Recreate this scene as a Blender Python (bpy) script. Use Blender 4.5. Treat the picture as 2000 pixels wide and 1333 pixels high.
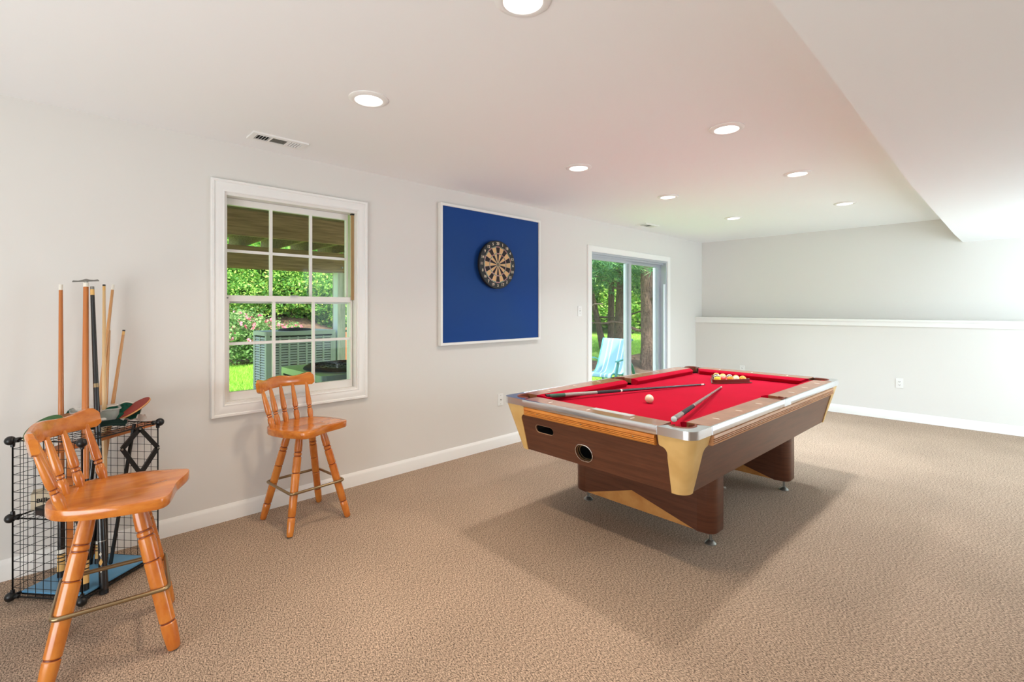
import bpy, bmesh, math, random
from mathutils import Vector, Matrix
random.seed(7)
PI=math.pi
scene=bpy.context.scene
for o in list(bpy.data.objects): bpy.data.objects.remove(o)
COL=scene.collection

# ---------------------------------------------------------------- camera, world, sun, area lights, exposure
YAW=math.radians(45.93)
cam_d=bpy.data.cameras.new('camera'); cam=bpy.data.objects.new('camera',cam_d); COL.objects.link(cam)
cam.location=(3.515,0,1.365); cam.rotation_euler=(PI/2,0,YAW)
cam_d.sensor_fit='HORIZONTAL'; cam_d.sensor_width=36; cam_d.lens=36*944/2000
cam_d.shift_x=0; cam_d.shift_y=-(666.5-603)/2000; cam_d.clip_start=.05; cam_d.clip_end=300
scene.camera=cam
vs=scene.view_settings
vs.view_transform='Standard'; vs.look='None'; vs.gamma=1; vs.use_curve_mapping=False; vs.exposure=0.26

world=bpy.data.worlds.new('World'); scene.world=world; world.use_nodes=True
wn=world.node_tree.nodes; wl=world.node_tree.links
sky=wn.new('ShaderNodeTexSky'); sky.sky_type='NISHITA'; sky.sun_disc=False
sky.sun_elevation=math.radians(52); sky.sun_rotation=math.radians(120); sky.air_density=1.0; sky.dust_density=2.0
wn['Background'].inputs[1].default_value=0.55
wl.new(sky.outputs[0],wn['Background'].inputs[0])

def light(name,kind,loc,rot,energy,color,**k):
    d=bpy.data.lights.new(name,kind); d.energy=energy; d.color=color
    for a,b in k.items(): setattr(d,a,b)
    o=bpy.data.objects.new(name,d); o.location=loc; o.rotation_euler=rot; COL.objects.link(o); return o
def aim(v): return Vector(v).to_track_quat('-Z','Y').to_euler()
light('sun','SUN',(0,0,20),aim((-.45,.35,-.82)),7,(1,.95,.86),angle=math.radians(1.5))
# added cool lamp above the garden, standing in for skylight through the door
light('added_sky_lamp','AREA',(-3.4,5.6,4.4),aim((3.6,.2,-3.1)),800,(.74,.87,1.0),shape='RECTANGLE',size=3.6,size_y=2.2)
# area lamps added out of view to brighten the walls and ceiling
light('added_fill_behind','AREA',(3.6,-2.7,1.5),aim((-.5,1.0,.45)),9,(1,.90,.80),shape='RECTANGLE',size=3.4,size_y=1.6)
light('added_fill_right','AREA',(6.3,5.4,1.5),aim((-1,.3,.25)),48,(.68,.85,1.0),shape='RECTANGLE',size=3.6,size_y=1.9)
light('added_upfill_behind','AREA',(2.8,-2.2,.5),aim((.0,1.35,.95)),84,(.90,.96,1),shape='RECTANGLE',size=3.2,size_y=1.4)
light('added_upfill_right','AREA',(5.2,6.2,.5),aim((-1.6,-.2,.55)),104,(.72,.90,1.0),shape='RECTANGLE',size=1.4,size_y=3.4)

# ---------------------------------------------------------------- materials
MATS={}
def srgb(c):
    return tuple(((v/255)/12.92 if v/255<=.04045 else ((v/255+.055)/1.055)**2.4) for v in c)
def mat(name,rgb,rough=.5,metal=0,lin=False,bump=None,var=None,coat=0,spec=None,wood=None,island=None,trans=None,emit=None):
    m=bpy.data.materials.new(name); m.use_nodes=True; nt=m.node_tree; n=nt.nodes; l=nt.links
    b=n['Principled BSDF']; c=rgb if lin else srgb(rgb)
    b.inputs['Base Color'].default_value=(*c,1); b.inputs['Roughness'].default_value=rough; b.inputs['Metallic'].default_value=metal
    if coat: b.inputs['Coat Weight'].default_value=coat; b.inputs['Coat Roughness'].default_value=.12
    if spec is not None: b.inputs['Specular IOR Level'].default_value=spec
    tc=n.new('ShaderNodeTexCoord')
    def noise(scale,detail=3,vec=None,rough_=.55):
        t=n.new('ShaderNodeTexNoise'); t.inputs['Scale'].default_value=scale; t.inputs['Detail'].default_value=detail; t.inputs['Roughness'].default_value=rough_
        l.new(vec or tc.outputs['Object'],t.inputs['Vector']); return t
    def ramp(fac,stops):
        r=n.new('ShaderNodeValToRGB'); e=r.color_ramp.elements
        e[0].position=stops[0][0]; e[0].color=(*stops[0][1],1); e[1].position=stops[-1][0]; e[1].color=(*stops[-1][1],1)
        for p,cc in stops[1:-1]:
            q=e.new(p); q.color=(*cc,1)
        l.new(fac,r.inputs[0]); return r
    if var:   # (scale, second colour, low, high)
        t=noise(var[0]); r=ramp(t.outputs['Fac'],[(var[2],c),(var[3],srgb(var[1]) if not lin else var[1])]); l.new(r.outputs[0],b.inputs['Base Color'])
    if wood:  # (axis stretch vec, dark colour)
        mp=n.new('ShaderNodeMapping'); mp.inputs['Scale'].default_value=wood[0]; l.new(tc.outputs['Object'],mp.inputs[0])
        t=noise(4,6,mp.outputs[0],.62); r=ramp(t.outputs['Fac'],[(.32,srgb(wood[1])),(.62,c)]); l.new(r.outputs[0],b.inputs['Base Color'])
    if island: # second colour, per-leaf random
        g=n.new('ShaderNodeNewGeometry'); r=ramp(g.outputs['Random Per Island'],[(0,c)]+[(p,srgb(cc)) for p,cc in island])
        l.new(r.outputs[0],b.inputs['Base Color'])
        if trans:
            tr=n.new('ShaderNodeBsdfTranslucent'); l.new(r.outputs[0],tr.inputs[0]); mx=n.new('ShaderNodeMixShader'); mx.inputs[0].default_value=trans
            l.new(b.outputs[0],mx.inputs[1]); l.new(tr.outputs[0],mx.inputs[2]); l.new(mx.outputs[0],n['Material Output'].inputs[0])
    if bump:
        t=noise(bump[0],2); bp=n.new('ShaderNodeBump'); bp.inputs['Strength'].default_value=bump[1]; bp.inputs['Distance'].default_value=bump[2] if len(bump)>2 else .002
        l.new(t.outputs['Fac'],bp.inputs['Height']); l.new(bp.outputs[0],b.inputs['Normal'])
    if emit:
        b.inputs['Emission Color'].default_value=(*emit[0],1); b.inputs['Emission Strength'].default_value=emit[1]
    MATS[name]=m; return m
WALL=mat('wall_paint',(228,224,218),.85,bump=(260,.05))
CEIL=mat('ceiling_paint',(247,247,246),.9,bump=(200,.05))
TRIM=mat('white_trim_paint',(244,242,238),.38)
SASH=mat('sash_paint',(236,232,226),.42)
BLACKP=mat('black_plastic',(14,14,15),.38)
BLACKM=mat('black_wire',(10,10,10),.4,.3)
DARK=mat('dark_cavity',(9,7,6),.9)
HONEY=mat('honey_maple',(214,132,52),.24,coat=.5,wood=((3,3,1.2),(188,98,30)))
HONEYS=mat('honey_maple_seat',(216,130,48),.2,coat=.6,wood=((6,1.0,6),(188,98,28)))
GROOVE=mat('dark_groove',(120,50,14),.4)
BRASS=mat('antique_brass',(160,138,104),.28,.9)
CHROME=mat('chrome',(236,238,242),.2,1)
STEEL=mat('dull_steel',(150,148,142),.35,.9)
OAK=mat('golden_oak_strip',(214,140,62),.4,wood=((1.2,9,9),(186,108,40)))
OAKLIT=mat('pink_lit_oak_strip',(206,150,104),.42,wood=((9,1.2,9),(184,124,76)))  # same oak as the end strips, pinkish cast of the light put into its colour
ROSE=mat('rosewood_rail',(166,110,76),.3,coat=.6,wood=((3,3,9),(138,84,56)))
LAM=mat('brown_laminate',(98,56,36),.36,wood=((1.0,1.0,14),(78,42,26)),coat=.15)
CREAM=mat('cream_corner',(222,184,118),.42,var=(6,(206,164,98),.4,.7))
PLY=mat('tan_plywood',(204,146,78),.55,var=(9,(184,120,56),.4,.7))
CLOTH=mat('red_cloth',(178,6,42),.95,bump=(900,.08),spec=.1,var=(3,(168,6,37),.35,.7))
LINER=mat('pocket_liner',(122,58,38),.5)
LINERD=mat('pocket_leather',(52,22,14),.6)
WHITEM=mat('white_inlay',(236,232,222),.4)
NAVY=mat('blue_panel',(10,62,134),.65,spec=.25,var=(1.2,(22,66,128),.3,.7))
FRAMEW=mat('white_board_frame',(238,236,230),.4)
DBLACK=mat('dartboard_black',(20,19,18),.6)
DTAN=mat('dartboard_tan',(222,178,126),.8)
DSEG=mat('dartboard_dark',(38,26,28),.8)
DRED=mat('dartboard_red',(168,74,84),.8); DGREEN=mat('dartboard_green',(70,110,78),.8)
WIREM=mat('dartboard_wire',(198,192,180),.35,.6)
ALU=mat('aluminium_frame',(196,200,208),.35,.5)
PVC=mat('white_vinyl',(236,240,246),.35)
PLATE=mat('switch_plate',(240,238,234),.35)
DECKW=mat('weathered_deck_wood',(196,148,116),.8,wood=((2,.6,10),(146,104,78)))
DECKD=mat('old_deck_timber',(160,130,104),.8,wood=((6,1.0,14),(120,94,70)))
POSTW=mat('grey_post_wood',(224,206,196),.8,wood=((9,9,1.2),(184,172,164)))
STAIRW=mat('red_cedar',(176,96,60),.7)
BARK=mat('bark',(112,92,78),.95,wood=((9,9,2),(64,50,42)),bump=(18,.8,.03))
GRASS=mat('lawn_grass',(120,164,60),.9,var=(2.5,(150,190,76),.35,.65))
BLADE=mat('grass_blades',(120,170,50),.8,island=[(.5,(150,200,70)),(1,(190,224,100))],trans=.35)
MULCH=mat('mulch',(112,88,68),.95,var=(9,(74,58,46),.35,.7),bump=(30,.7,.03))
LEAFA=mat('hedge_leaves',(66,120,42),.6,island=[(.4,(96,156,56)),(.75,(150,196,84)),(1,(214,226,120))],trans=.4)
LEAFB=mat('forest_leaves',(96,146,62),.6,island=[(.4,(130,180,78)),(.75,(176,210,100)),(1,(226,236,150))],trans=.5)
NEEDLE=mat('pine_needles',(44,92,60),.6,island=[(.5,(72,124,74)),(.85,(104,152,88)),(1,(150,186,110))],trans=.3)
ROSEL=mat('rose_leaves',(72,116,56),.6,island=[(.5,(110,150,80)),(1,(160,188,120))],trans=.3)
PINK=mat('pink_blossom',(232,110,138),.7,island=[(.5,(238,140,160)),(1,(250,190,200))],trans=.3)
ACM=mat('grey_metal_cabinet',(186,184,184),.5); ACD=mat('dark_louver_back',(34,36,36),.8)
ACB=mat('blue_grey_metal',(140,150,160),.3,.4)
TEAL=mat('teal_resin',(70,134,134),.45)
def carpet():
    m=bpy.data.materials.new('brown_loop_carpet'); m.use_nodes=True; n=m.node_tree.nodes; l=m.node_tree.links; b=n['Principled BSDF']
    b.inputs['Roughness'].default_value=1; b.inputs['Specular IOR Level'].default_value=.08
    tc=n.new('ShaderNodeTexCoord'); mp=n.new('ShaderNodeMapping'); mp.inputs['Scale'].default_value=(1,1.9,1); mp.inputs['Rotation'].default_value=(0,0,.6); l.new(tc.outputs['Object'],mp.inputs[0])
    a=n.new('ShaderNodeTexNoise'); a.inputs['Scale'].default_value=105; a.inputs['Detail'].default_value=4; a.inputs['Roughness'].default_value=.85; l.new(mp.outputs[0],a.inputs[0])
    r=n.new('ShaderNodeValToRGB'); e=r.color_ramp.elements; e[0].position=.40; e[0].color=(.07,.048,.036,1); e[1].position=.60; e[1].color=(.70,.515,.38,1); l.new(a.outputs['Fac'],r.inputs[0])
    a2=n.new('ShaderNodeTexNoise'); a2.inputs['Scale'].default_value=1.4; a2.inputs['Detail'].default_value=4; l.new(tc.outputs['Object'],a2.inputs[0])
    r2=n.new('ShaderNodeMapRange'); r2.inputs['From Min'].default_value=.3; r2.inputs['From Max'].default_value=.7; r2.inputs['To Min'].default_value=.9; r2.inputs['To Max'].default_value=1.06; l.new(a2.outputs['Fac'],r2.inputs[0])
    mx=n.new('ShaderNodeMix'); mx.data_type='RGBA'; mx.blend_type='MULTIPLY'; mx.inputs['Factor'].default_value=1; l.new(r.outputs[0],mx.inputs['A']); l.new(r2.outputs[0],mx.inputs['B']); l.new(mx.outputs['Result'],b.inputs['Base Color'])
    bp=n.new('ShaderNodeBump'); bp.inputs['Strength'].default_value=.15; bp.inputs['Distance'].default_value=.003; l.new(a.outputs['Fac'],bp.inputs['Height']); l.new(bp.outputs[0],b.inputs['Normal'])
    return m
CARPET=carpet()
def glass():
    m=bpy.data.materials.new('window_glass'); m.use_nodes=True; n=m.node_tree.nodes; l=m.node_tree.links; n.remove(n['Principled BSDF'])
    t=n.new('ShaderNodeBsdfTransparent'); t.inputs[0].default_value=(.95,.97,.96,1); g=n.new('ShaderNodeBsdfGlossy'); g.inputs['Roughness'].default_value=.02
    f=n.new('ShaderNodeFresnel'); f.inputs[0].default_value=1.45; mx=n.new('ShaderNodeMixShader'); g2=n.new('ShaderNodeNewGeometry'); iv=n.new('ShaderNodeMath'); iv.operation='SUBTRACT'; iv.inputs[0].default_value=1; l.new(g2.outputs['Backfacing'],iv.inputs[1]); mu=n.new('ShaderNodeMath'); mu.operation='MULTIPLY'; l.new(f.outputs[0],mu.inputs[0]); l.new(iv.outputs[0],mu.inputs[1]); l.new(mu.outputs[0],mx.inputs[0]); l.new(t.outputs[0],mx.inputs[1]); l.new(g.outputs[0],mx.inputs[2])
    l.new(mx.outputs[0],n['Material Output'].inputs[0]); return m
GLASS=glass()
def clearplastic():
    m=bpy.data.materials.new('frosted_plastic'); m.use_nodes=True; n=m.node_tree.nodes; l=m.node_tree.links; b=n['Principled BSDF']
    b.inputs['Base Color'].default_value=(.85,.82,.78,1); b.inputs['Roughness'].default_value=.15
    t=n.new('ShaderNodeBsdfTransparent'); mx=n.new('ShaderNodeMixShader'); mx.inputs[0].default_value=.42; l.new(t.outputs[0],mx.inputs[1]); l.new(b.outputs[0],mx.inputs[2]); l.new(mx.outputs[0],n['Material Output'].inputs[0]); return m
FROST=clearplastic()

# ---------------------------------------------------------------- mesh helpers
class MB:
    def __init__(s): s.bm=bmesh.new(); s.mi=0
    def _f(s,vs,smooth=False):
        try: f=s.bm.faces.new(vs); f.material_index=s.mi; f.smooth=smooth; return f
        except ValueError: return None
    def box(s,x0,x1,y0,y1,z0,z1,M=None):
        co=[(x,y,z) for z in (z0,z1) for y in (y0,y1) for x in (x0,x1)]
        v=[s.bm.verts.new((M@Vector(c)) if M else c) for c in co]
        for q in ((0,2,3,1),(4,5,7,6),(0,1,5,4),(2,6,7,3),(0,4,6,2),(1,3,7,5)): s._f([v[i] for i in q])
        return s
    def lathe(s,p0,p1,prof,n=14,cap=True,smooth=True,gr=None):
        p0=Vector(p0);p1=Vector(p1);d=p1-p0; L=d.length; z=d.normalized(); x=z.orthogonal().normalized(); y=z.cross(x); rings=[]
        for t,r in prof:
            c=p0+d*t; rings.append([s.bm.verts.new(c+x*(r*math.cos(2*PI*i/n))+y*(r*math.sin(2*PI*i/n))) for i in range(n)])
        for q,(a,b) in enumerate(zip(rings,rings[1:])):
            if gr: s.mi=1 if max(prof[q][1],prof[q+1][1])<=gr and .1<prof[q][0]<.9 else 0
            for i in range(n): s._f([a[i],a[(i+1)%n],b[(i+1)%n],b[i]],smooth)
        if gr: s.mi=0
        if cap:
            s._f(rings[0][::-1]); s._f(rings[-1])
        return s
    def cyl(s,p0,p1,r0,r1=None,n=12,cap=True): return s.lathe(p0,p1,[(0,r0),(1,r0 if r1 is None else r1)],n,cap)
    def prism(s,poly,z0,z1,M=None):
        f=lambda p,z:(M@Vector((p[0],p[1],z))) if M else (p[0],p[1],z)
        a=[s.bm.verts.new(f(p,z0)) for p in poly]; b=[s.bm.verts.new(f(p,z1)) for p in poly]; n=len(poly)
        s._f(a[::-1]); s._f(b)
        for i in range(n): s._f([a[i],a[(i+1)%n],b[(i+1)%n],b[i]])
        return s
    def loft(s,rings,close=True,cap=True,smooth=False):
        R=[[s.bm.verts.new(p) for p in r] for r in rings]; n=len(R[0])
        for a,b in zip(R,R[1:]):
            for i in range(n if close else n-1): s._f([a[i],a[(i+1)%n],b[(i+1)%n],b[i]],smooth)
        if cap and close: s._f(R[0][::-1]); s._f(R[-1])
        return s
    def tube(s,pts,r,n=8,closed=False,cap=True):
        P=[Vector(p) for p in pts]; m=len(P); rings=[]; up=None
        for i in range(m):
            a=P[i-1] if (i>0 or closed) else P[i]; b=P[(i+1)%m] if (i<m-1 or closed) else P[i]
            t=(b-a).normalized()
            if up is None: up=t.orthogonal().normalized()
            x=(up-t*up.dot(t)).normalized(); up=x; y=t.cross(x)
            rings.append([s.bm.verts.new(P[i]+x*(r*math.cos(2*PI*k/n))+y*(r*math.sin(2*PI*k/n))) for k in range(n)])
        for i in range(m if closed else m-1):
            a=rings[i]; b=rings[(i+1)%m]
            for k in range(n): s._f([a[k],a[(k+1)%n],b[(k+1)%n],b[k]],True)
        if cap and not closed: s._f(rings[0][::-1]); s._f(rings[-1])
        return s
    def ell(s,c,rx,ry,rz,n=12,m=8,M=None):
        rows=[]
        for j in range(1,m):
            ph=PI*j/m
            rows.append([Vector((rx*math.sin(ph)*math.cos(2*PI*i/n),ry*math.sin(ph)*math.sin(2*PI*i/n),rz*math.cos(ph))) for i in range(n)])
        T=(lambda v:(M@v)+Vector(c)) if M else (lambda v:v+Vector(c))
        R=[[s.bm.verts.new(T(v)) for v in r] for r in rows]; t=s.bm.verts.new(T(Vector((0,0,rz)))); b=s.bm.verts.new(T(Vector((0,0,-rz))))
        for i in range(n): s._f([t,R[0][i],R[0][(i+1)%n]],True); s._f([b,R[-1][(i+1)%n],R[-1][i]],True)
        for a,d in zip(R,R[1:]):
            for i in range(n): s._f([a[i],d[i],d[(i+1)%n],a[(i+1)%n]],True)
        return s
    def mesh(s,name,mats,bevel=0,fix=True):
        if bevel:
            bmesh.ops.bevel(s.bm,geom=[e for e in s.bm.edges if e.is_manifold and e.calc_face_angle(0)>.6],offset=bevel,segments=2,affect='EDGES',profile=.7)
        if fix: bmesh.ops.recalc_face_normals(s.bm,faces=s.bm.faces[:])
        me=bpy.data.meshes.new(name); s.bm.to_mesh(me); s.bm.free(); me.set_sharp_from_angle(angle=.7)
        for m in (mats if isinstance(mats,(list,tuple)) else [mats]): me.materials.append(m)
        return me
    def build(s,name,mats,parent=None,bevel=0,fix=True):
        return link(name,s.mesh(name,mats,bevel,fix),parent)
def link(name,me,parent=None):
    o=bpy.data.objects.new(name,me); COL.objects.link(o)
    if parent: o.parent=parent
    return o
def tag(o,label=None,cat=None,group=None,kind=None):
    if label: o['label']=label
    if cat: o['category']=cat
    if group: o['group']=group
    if kind: o['kind']=kind
    return o
def empty(name,loc=(0,0,0),rz=0,**k):
    o=bpy.data.objects.new(name,None); COL.objects.link(o); o.location=loc; o.rotation_euler=(0,0,rz); o.empty_display_size=.1
    return tag(o,**k)
def copy_tree(o,parent=None):
    c=o.copy(); COL.objects.link(c); c.parent=parent
    for ch in [x for x in bpy.data.objects if x.parent==o]: copy_tree(ch,c)
    return c
def struct(name,mb,m,parent=None,bevel=0):
    o=mb.build(name,m,parent,bevel)
    if not parent: o['kind']='structure'
    return o
def text_mesh(body,size,mb,M,depth=.001,mi=0,bold=0):
    cu=bpy.data.curves.new('t','FONT'); cu.body=body; cu.size=size; cu.extrude=depth/2; cu.align_x='CENTER'; cu.align_y='CENTER'; cu.offset=bold; cu.resolution_u=3
    ob=bpy.data.objects.new('t',cu); COL.objects.link(ob)
    bpy.context.view_layer.update()
    dg=bpy.context.evaluated_depsgraph_get(); me=bpy.data.meshes.new_from_object(ob.evaluated_get(dg))
    k0=len(mb.bm.faces); me.transform(M); mb.bm.from_mesh(me); mb.bm.faces.ensure_lookup_table()
    for f in mb.bm.faces[k0:]: f.material_index=mi
    bpy.data.objects.remove(ob); bpy.data.curves.remove(cu); bpy.data.meshes.remove(me)
def frame_profile(mb,axis,a0,a1,b0,b1,w,prof,sides='LRTB'):
    """mitred casing on plane X=0 around opening (a=Y,b=Z inner edges); prof = [(t 0..1 from inner to outer, height)]"""
    def ring(t,h):
        o=w*t
        return [(h,a0-o,b0-(o if 'B' in sides else 0)),(h,a1+o,b0-(o if 'B' in sides else 0)),(h,a1+o,b1+o),(h,a0-o,b1+o)]
    R=[ring(t,h) for t,h in prof]
    V=[[mb.bm.verts.new(p) for p in r] for r in R]
    segs=[(1,2),(2,3),(3,0)]+([(0,1)] if 'B' in sides else [])
    for A,B in zip(V,V[1:]):
        for i,j in segs: mb._f([A[i],A[j],B[j],B[i]])
    return mb

# ---------------------------------------------------------------- room shell
H=2.435; YB=7.5; YU=7.72; XR=6.6; YN=-3.2
struct('floor',MB().box(0,XR,YN,YU+.15,-.1,0),CARPET)
struct('ceiling',MB().box(-.15,XR,YN,YU+.15,H,H+.15),CEIL)
sf=MB(); sf.prism([(3.085,YN),(XR,YN),(XR,YU),(3.12,YU),(3.10,6.9),(3.075,3.9),(3.095,1.8)],2.143,H)
o=sf.build('ceiling_soffit',CEIL); tag(o,kind='structure')
# left wall with window and door openings
WY0,WY1,WZ0,WZ1=.832,1.735,.748,2.115
DY0,DY1,DZ1=4.722,6.565,2.052
w=MB()
for a,b,c,d in ((YN,WY0,0,H),(WY0,WY1,0,WZ0),(WY0,WY1,WZ1,H),(WY1,DY0,0,H),(DY0,DY1,DZ1,H),(DY1,YU+.15,0,H)): w.box(-.15,0,a,b,c,d)
bmesh.ops.remove_doubles(w.bm,verts=w.bm.verts[:],dist=1e-5)
struct('wall_left',w,WALL)
struct('wall_back',MB().box(0,XR,YU,YU+.15,0,H),WALL)
struct('wall_back_lower',MB().box(0,XR,YB,YU,0,1.15),WALL)
struct('wall_right',MB().box(XR,XR+.15,YN-.15,YU+.15,-.1,H),WALL)
struct('wall_near',MB().box(-.15,XR,YN-.15,YN,-.1,H),WALL)
cap=MB(); cap.box(.0005,XR,YB-.035,YU,1.205,1.228); cap.box(.0005,XR,YB-.018,YB+.01,1.145,1.205)
struct('trim_1',cap,TRIM,bevel=.004)
def baseboard(name,p0,p1,nx,ny):
    m=MB(); prof=[(0,0),(.014,0),(.014,.078),(.011,.088),(.006,.098),(.003,.105),(0,.105)]
    m.loft([[(p[0]+nx*a,p[1]+ny*a,b) for a,b in prof] for p in (p0,p1)])
    return struct(name,m,TRIM)
baseboard('baseboard_left',(0,YN),(0,4.64),1,0)
baseboard('baseboard_left_far',(0,6.645),(0,YB),1,0)
baseboard('baseboard_back',(0.0,YB),(XR,YB),0,-1)
baseboard('baseboard_right',(XR,YN),(XR,YU),-1,0)

# ---------------------------------------------------------------- window
CP=[(0,.004),(0,.014),(.06,.017),(.16,.013),(.30,.016),(.62,.021),(.74,.018),(.80,.026),(.96,.027),(1,.02),(1,0)]
win=empty('window_1',(0,0,0),kind='structure')
m=MB(); frame_profile(m,0,WY0,WY1,WZ0,WZ1,.078,CP); m.build('casing',TRIM,win)
m=MB()   # jamb liner boxes
m.box(-.15,.004,WY0,WY0+.012,WZ0,WZ1); m.box(-.15,.004,WY1-.012,WY1,WZ0,WZ1); m.box(-.15,.004,WY0+.012,WY1-.012,WZ1-.018,WZ1); m.box(-.15,.004,WY0+.012,WY1-.012,WZ0,WZ0+.014)
m.box(-.062,-.058,WY0+.012,WY0+.020,WZ0,WZ1-.02)
m.build('jamb',SASH,win)
tag(MB().box(-.035,-.022,WY1-.034,WY1-.0125,1.43,WZ1-.03).build('balance_channel',mat('tan_channel',(176,142,96),.5),win),'tan sash balance channel beside the upper sash')
MB().box(-.045,-.018,WY1-.034,WY1-.0125,WZ1-.029,WZ1-.019).build('balance_cap',BLACKP,win)
def sash(name,x0,x1,y0,y1,z0,z1,gl,gr,gb,gt,muntv,munth):
    s=MB(); s.box(x0,x1,y0,gl,z0,z1); s.box(x0,x1,gr,y1,z0,z1); s.box(x0,x1,gl,gr,z0,gb); s.box(x0,x1,gl,gr,gt,z1)
    so=s.build(name,SASH,win,bevel=.002)
    xm=(x0+x1)/2
    for y in muntv: MB().box(xm-.004,x1-.004,y-.0095,y+.0095,gb,gt).build('muntin',SASH,so,bevel=.003)
    ys=[gl]+[v for v in muntv]+[gr]
    for a,b in zip(ys,ys[1:]): MB().box(xm-.004,x1-.005,a+(.0095 if a!=gl else 0),b-(.0095 if b!=gr else 0),munth-.0095,munth+.0095).build('muntin',SASH,so,bevel=.003)
    for a,b in zip(ys,ys[1:]):
        for c,d in ((gb,munth),(munth,gt)): MB().box(xm-.006,xm-.003,a,b,c,d).build('pane',GLASS,so)
sash('upper_sash',-.112,-.076,WY0+.0125,WY1-.036,1.40,WZ1-.02,.866,1.687,1.441,2.052,(1.139,1.415),1.748)
sash('lower_sash',-.070,-.034,WY0+.0125,WY1-.02,WZ0+.0145,1.452,.868,1.70,.816,1.412,(1.145,1.418),1.133)
m=MB(); m.box(-.034,-.030,WY0+.02,WY0+.03,1.43,1.44); m.box(-.034,-.012,1.25,1.30,1.452,1.458); m.build('sash_lock',STEEL,win)

# ---------------------------------------------------------------- sliding door
dr=empty('door_1',(0,0,0),kind='structure')
m=MB(); frame_profile(m,0,DY0,DY1,0,DZ1,.075,[(0,.002),(0,.015),(.08,.018),(.6,.02),(.9,.02),(1,.012),(1,0)],'LRT'); m.build('casing',TRIM,dr)
m=MB(); m.box(-.15,.002,DY0,DY0+.02,0,DZ1); m.box(-.15,.002,DY1-.03,DY1,0,DZ1); m.box(-.15,.002,DY0+.02,DY1-.03,DZ1-.025,DZ1); m.box(-.15,.002,DY0+.02,DY1-.03,0,.022)
m.box(-.045,-.041,DY0+.02,DY1-.03,DZ1-.05,DZ1-.025); m.build('door_frame',ALU,dr)
tag(MB().box(-.03,-.008,DY1-.055,DY1-.0305,.02,1.72).build('weather_strip',PVC,dr),'white weather strip inside the right jamb')
m=MB(); m.box(-.03,-.022,DY1-.06,DY1-.056,.9,1.1); 
def panel(name,x0,x1,y0,y1,gl,gr,M_,stile):
    m=MB(); m.box(x0,x1,y0,gl,.022,DZ1-.03); m.box(x0,x1,gl,gr,.022,.11); m.box(x0,x1,gl,gr,DZ1-.085,DZ1-.03); m.box(x0,x1,gr,y1,.022,DZ1-.03)
    p=m.build(name,M_,dr,bevel=.002)
    MB().box((x0+x1)/2-.003,(x0+x1)/2+.003,gl,gr,.11,DZ1-.085).build('pane',GLASS,p)
    tag(MB().box(x0-.028,x0,gr-.038,gr+.01,.1,DZ1-.09).build('outer_stile',stile,p),'bright white stile')
    return p
p1=panel('fixed_panel',-.085,-.05,DY0+.02,5.69,DY0+.045,5.635,ALU,PVC)
p2=panel('sliding_panel',-.125,-.09,5.67,DY1-.03,5.755,6.475,ALU,PVC)
MB().box(-.05,-.035,DY0+.022,DY0+.04,.88,1.12).build('door_handle',STEEL,p1,bevel=.004)

# ---------------------------------------------------------------- dartboard and its backing panel
bk=empty('backing_panel',(0,3.141,1.668)); tag(bk,'dark blue square backing panel with white frame hung behind the dartboard','panel')
MB().box(.002,.026,-.63,.63,-.617,.617).build('blue_board',NAVY,bk)
m=MB(); f=.022; hw,hh=.645,.63
m.box(.001,.04,-hw,hw,hh-f,hh); m.box(.001,.04,-hw,hw,-hh,-hh+f); m.box(.001,.04,-hw,-hw+f,-hh+f,hh-f); m.box(.001,.04,hw-f,hw,-hh+f,hh-f)
m.build('white_frame',FRAMEW,bk,bevel=.002)
db=empty('dartboard',(.0262,3.14,1.787)); db.scale=(1.3,1.03,1.03); tag(db,'round bristle dartboard with tan and black segments and number ring','dartboard')
R_=.2255
MB().lathe((0,0,0),(.038,0,0),[(0,.205),(.3,.218),(.45,R_),(.9,R_),(1,R_-.004)],56).build('body',DBLACK,db)
def sector(mb,r0,r1,a0,a1,x,mi,n=3):
    mb.mi=mi
    for k in range(n):
        b0=a0+(a1-a0)*k/n; b1=a0+(a1-a0)*(k+1)/n
        P=lambda r,a:(x,r*math.sin(a),r*math.cos(a))   # clockwise seen from +X? y to the right in view
        mb._f([mb.bm.verts.new(P(*q)) for q in ((r0,b0),(r1,b0),(r1,b1),(r0,b1))])
m=MB()
for i in range(20):
    a0=(i-.5)*PI/10; a1=a0+PI/10; k=i%2
    sector(m,.016,.099,a0,a1,.0386,0 if k else 1); sector(m,.107,.162,a0,a1,.0386,0 if k else 1)
    sector(m,.099,.107,a0,a1,.0387,2 if not k else 3); sector(m,.162,.170,a0,a1,.0387,2 if not k else 3)
m.build('segments',[DTAN,DSEG,DRED,DGREEN],db)
m=MB(); m.lathe((.038,0,0),(.0395,0,0),[(0,.016),(1,.016)],20); m.mi=1; m.lathe((.0395,0,0),(.0402,0,0),[(0,.0065),(1,.0065)],16); m.build('bullseye',[DGREEN,DRED],db)
m=MB()
for r in (.016,.099,.107,.162,.170): m.tube([(.0392,r*math.sin(2*PI*i/60),r*math.cos(2*PI*i/60)) for i in range(60)],.0009,5,closed=True)
for i in range(20):
    a=(i-.5)*PI/10; m.cyl((.0392,.016*math.sin(a),.016*math.cos(a)),(.0392,.172*math.sin(a),.172*math.cos(a)),.0008,n=5)
m.build('wire_spider',WIREM,db)
NUM=mat('number_ivory',(226,206,180),.5)
for i,nn in enumerate((20,1,18,4,13,6,10,15,2,17,3,19,7,16,8,11,14,9,12,5)):
    a=i*PI/10; r=.196
    M=Matrix.Translation((.0388,r*math.sin(a),r*math.cos(a)))@Matrix(((0,0,1,0),(1,0,0,0),(0,1,0,0),(0,0,0,1)))
    m=MB(); text_mesh(str(nn),.036,m,M,.001,bold=.0006); m.build('number',NUM,db,fix=False)

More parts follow.
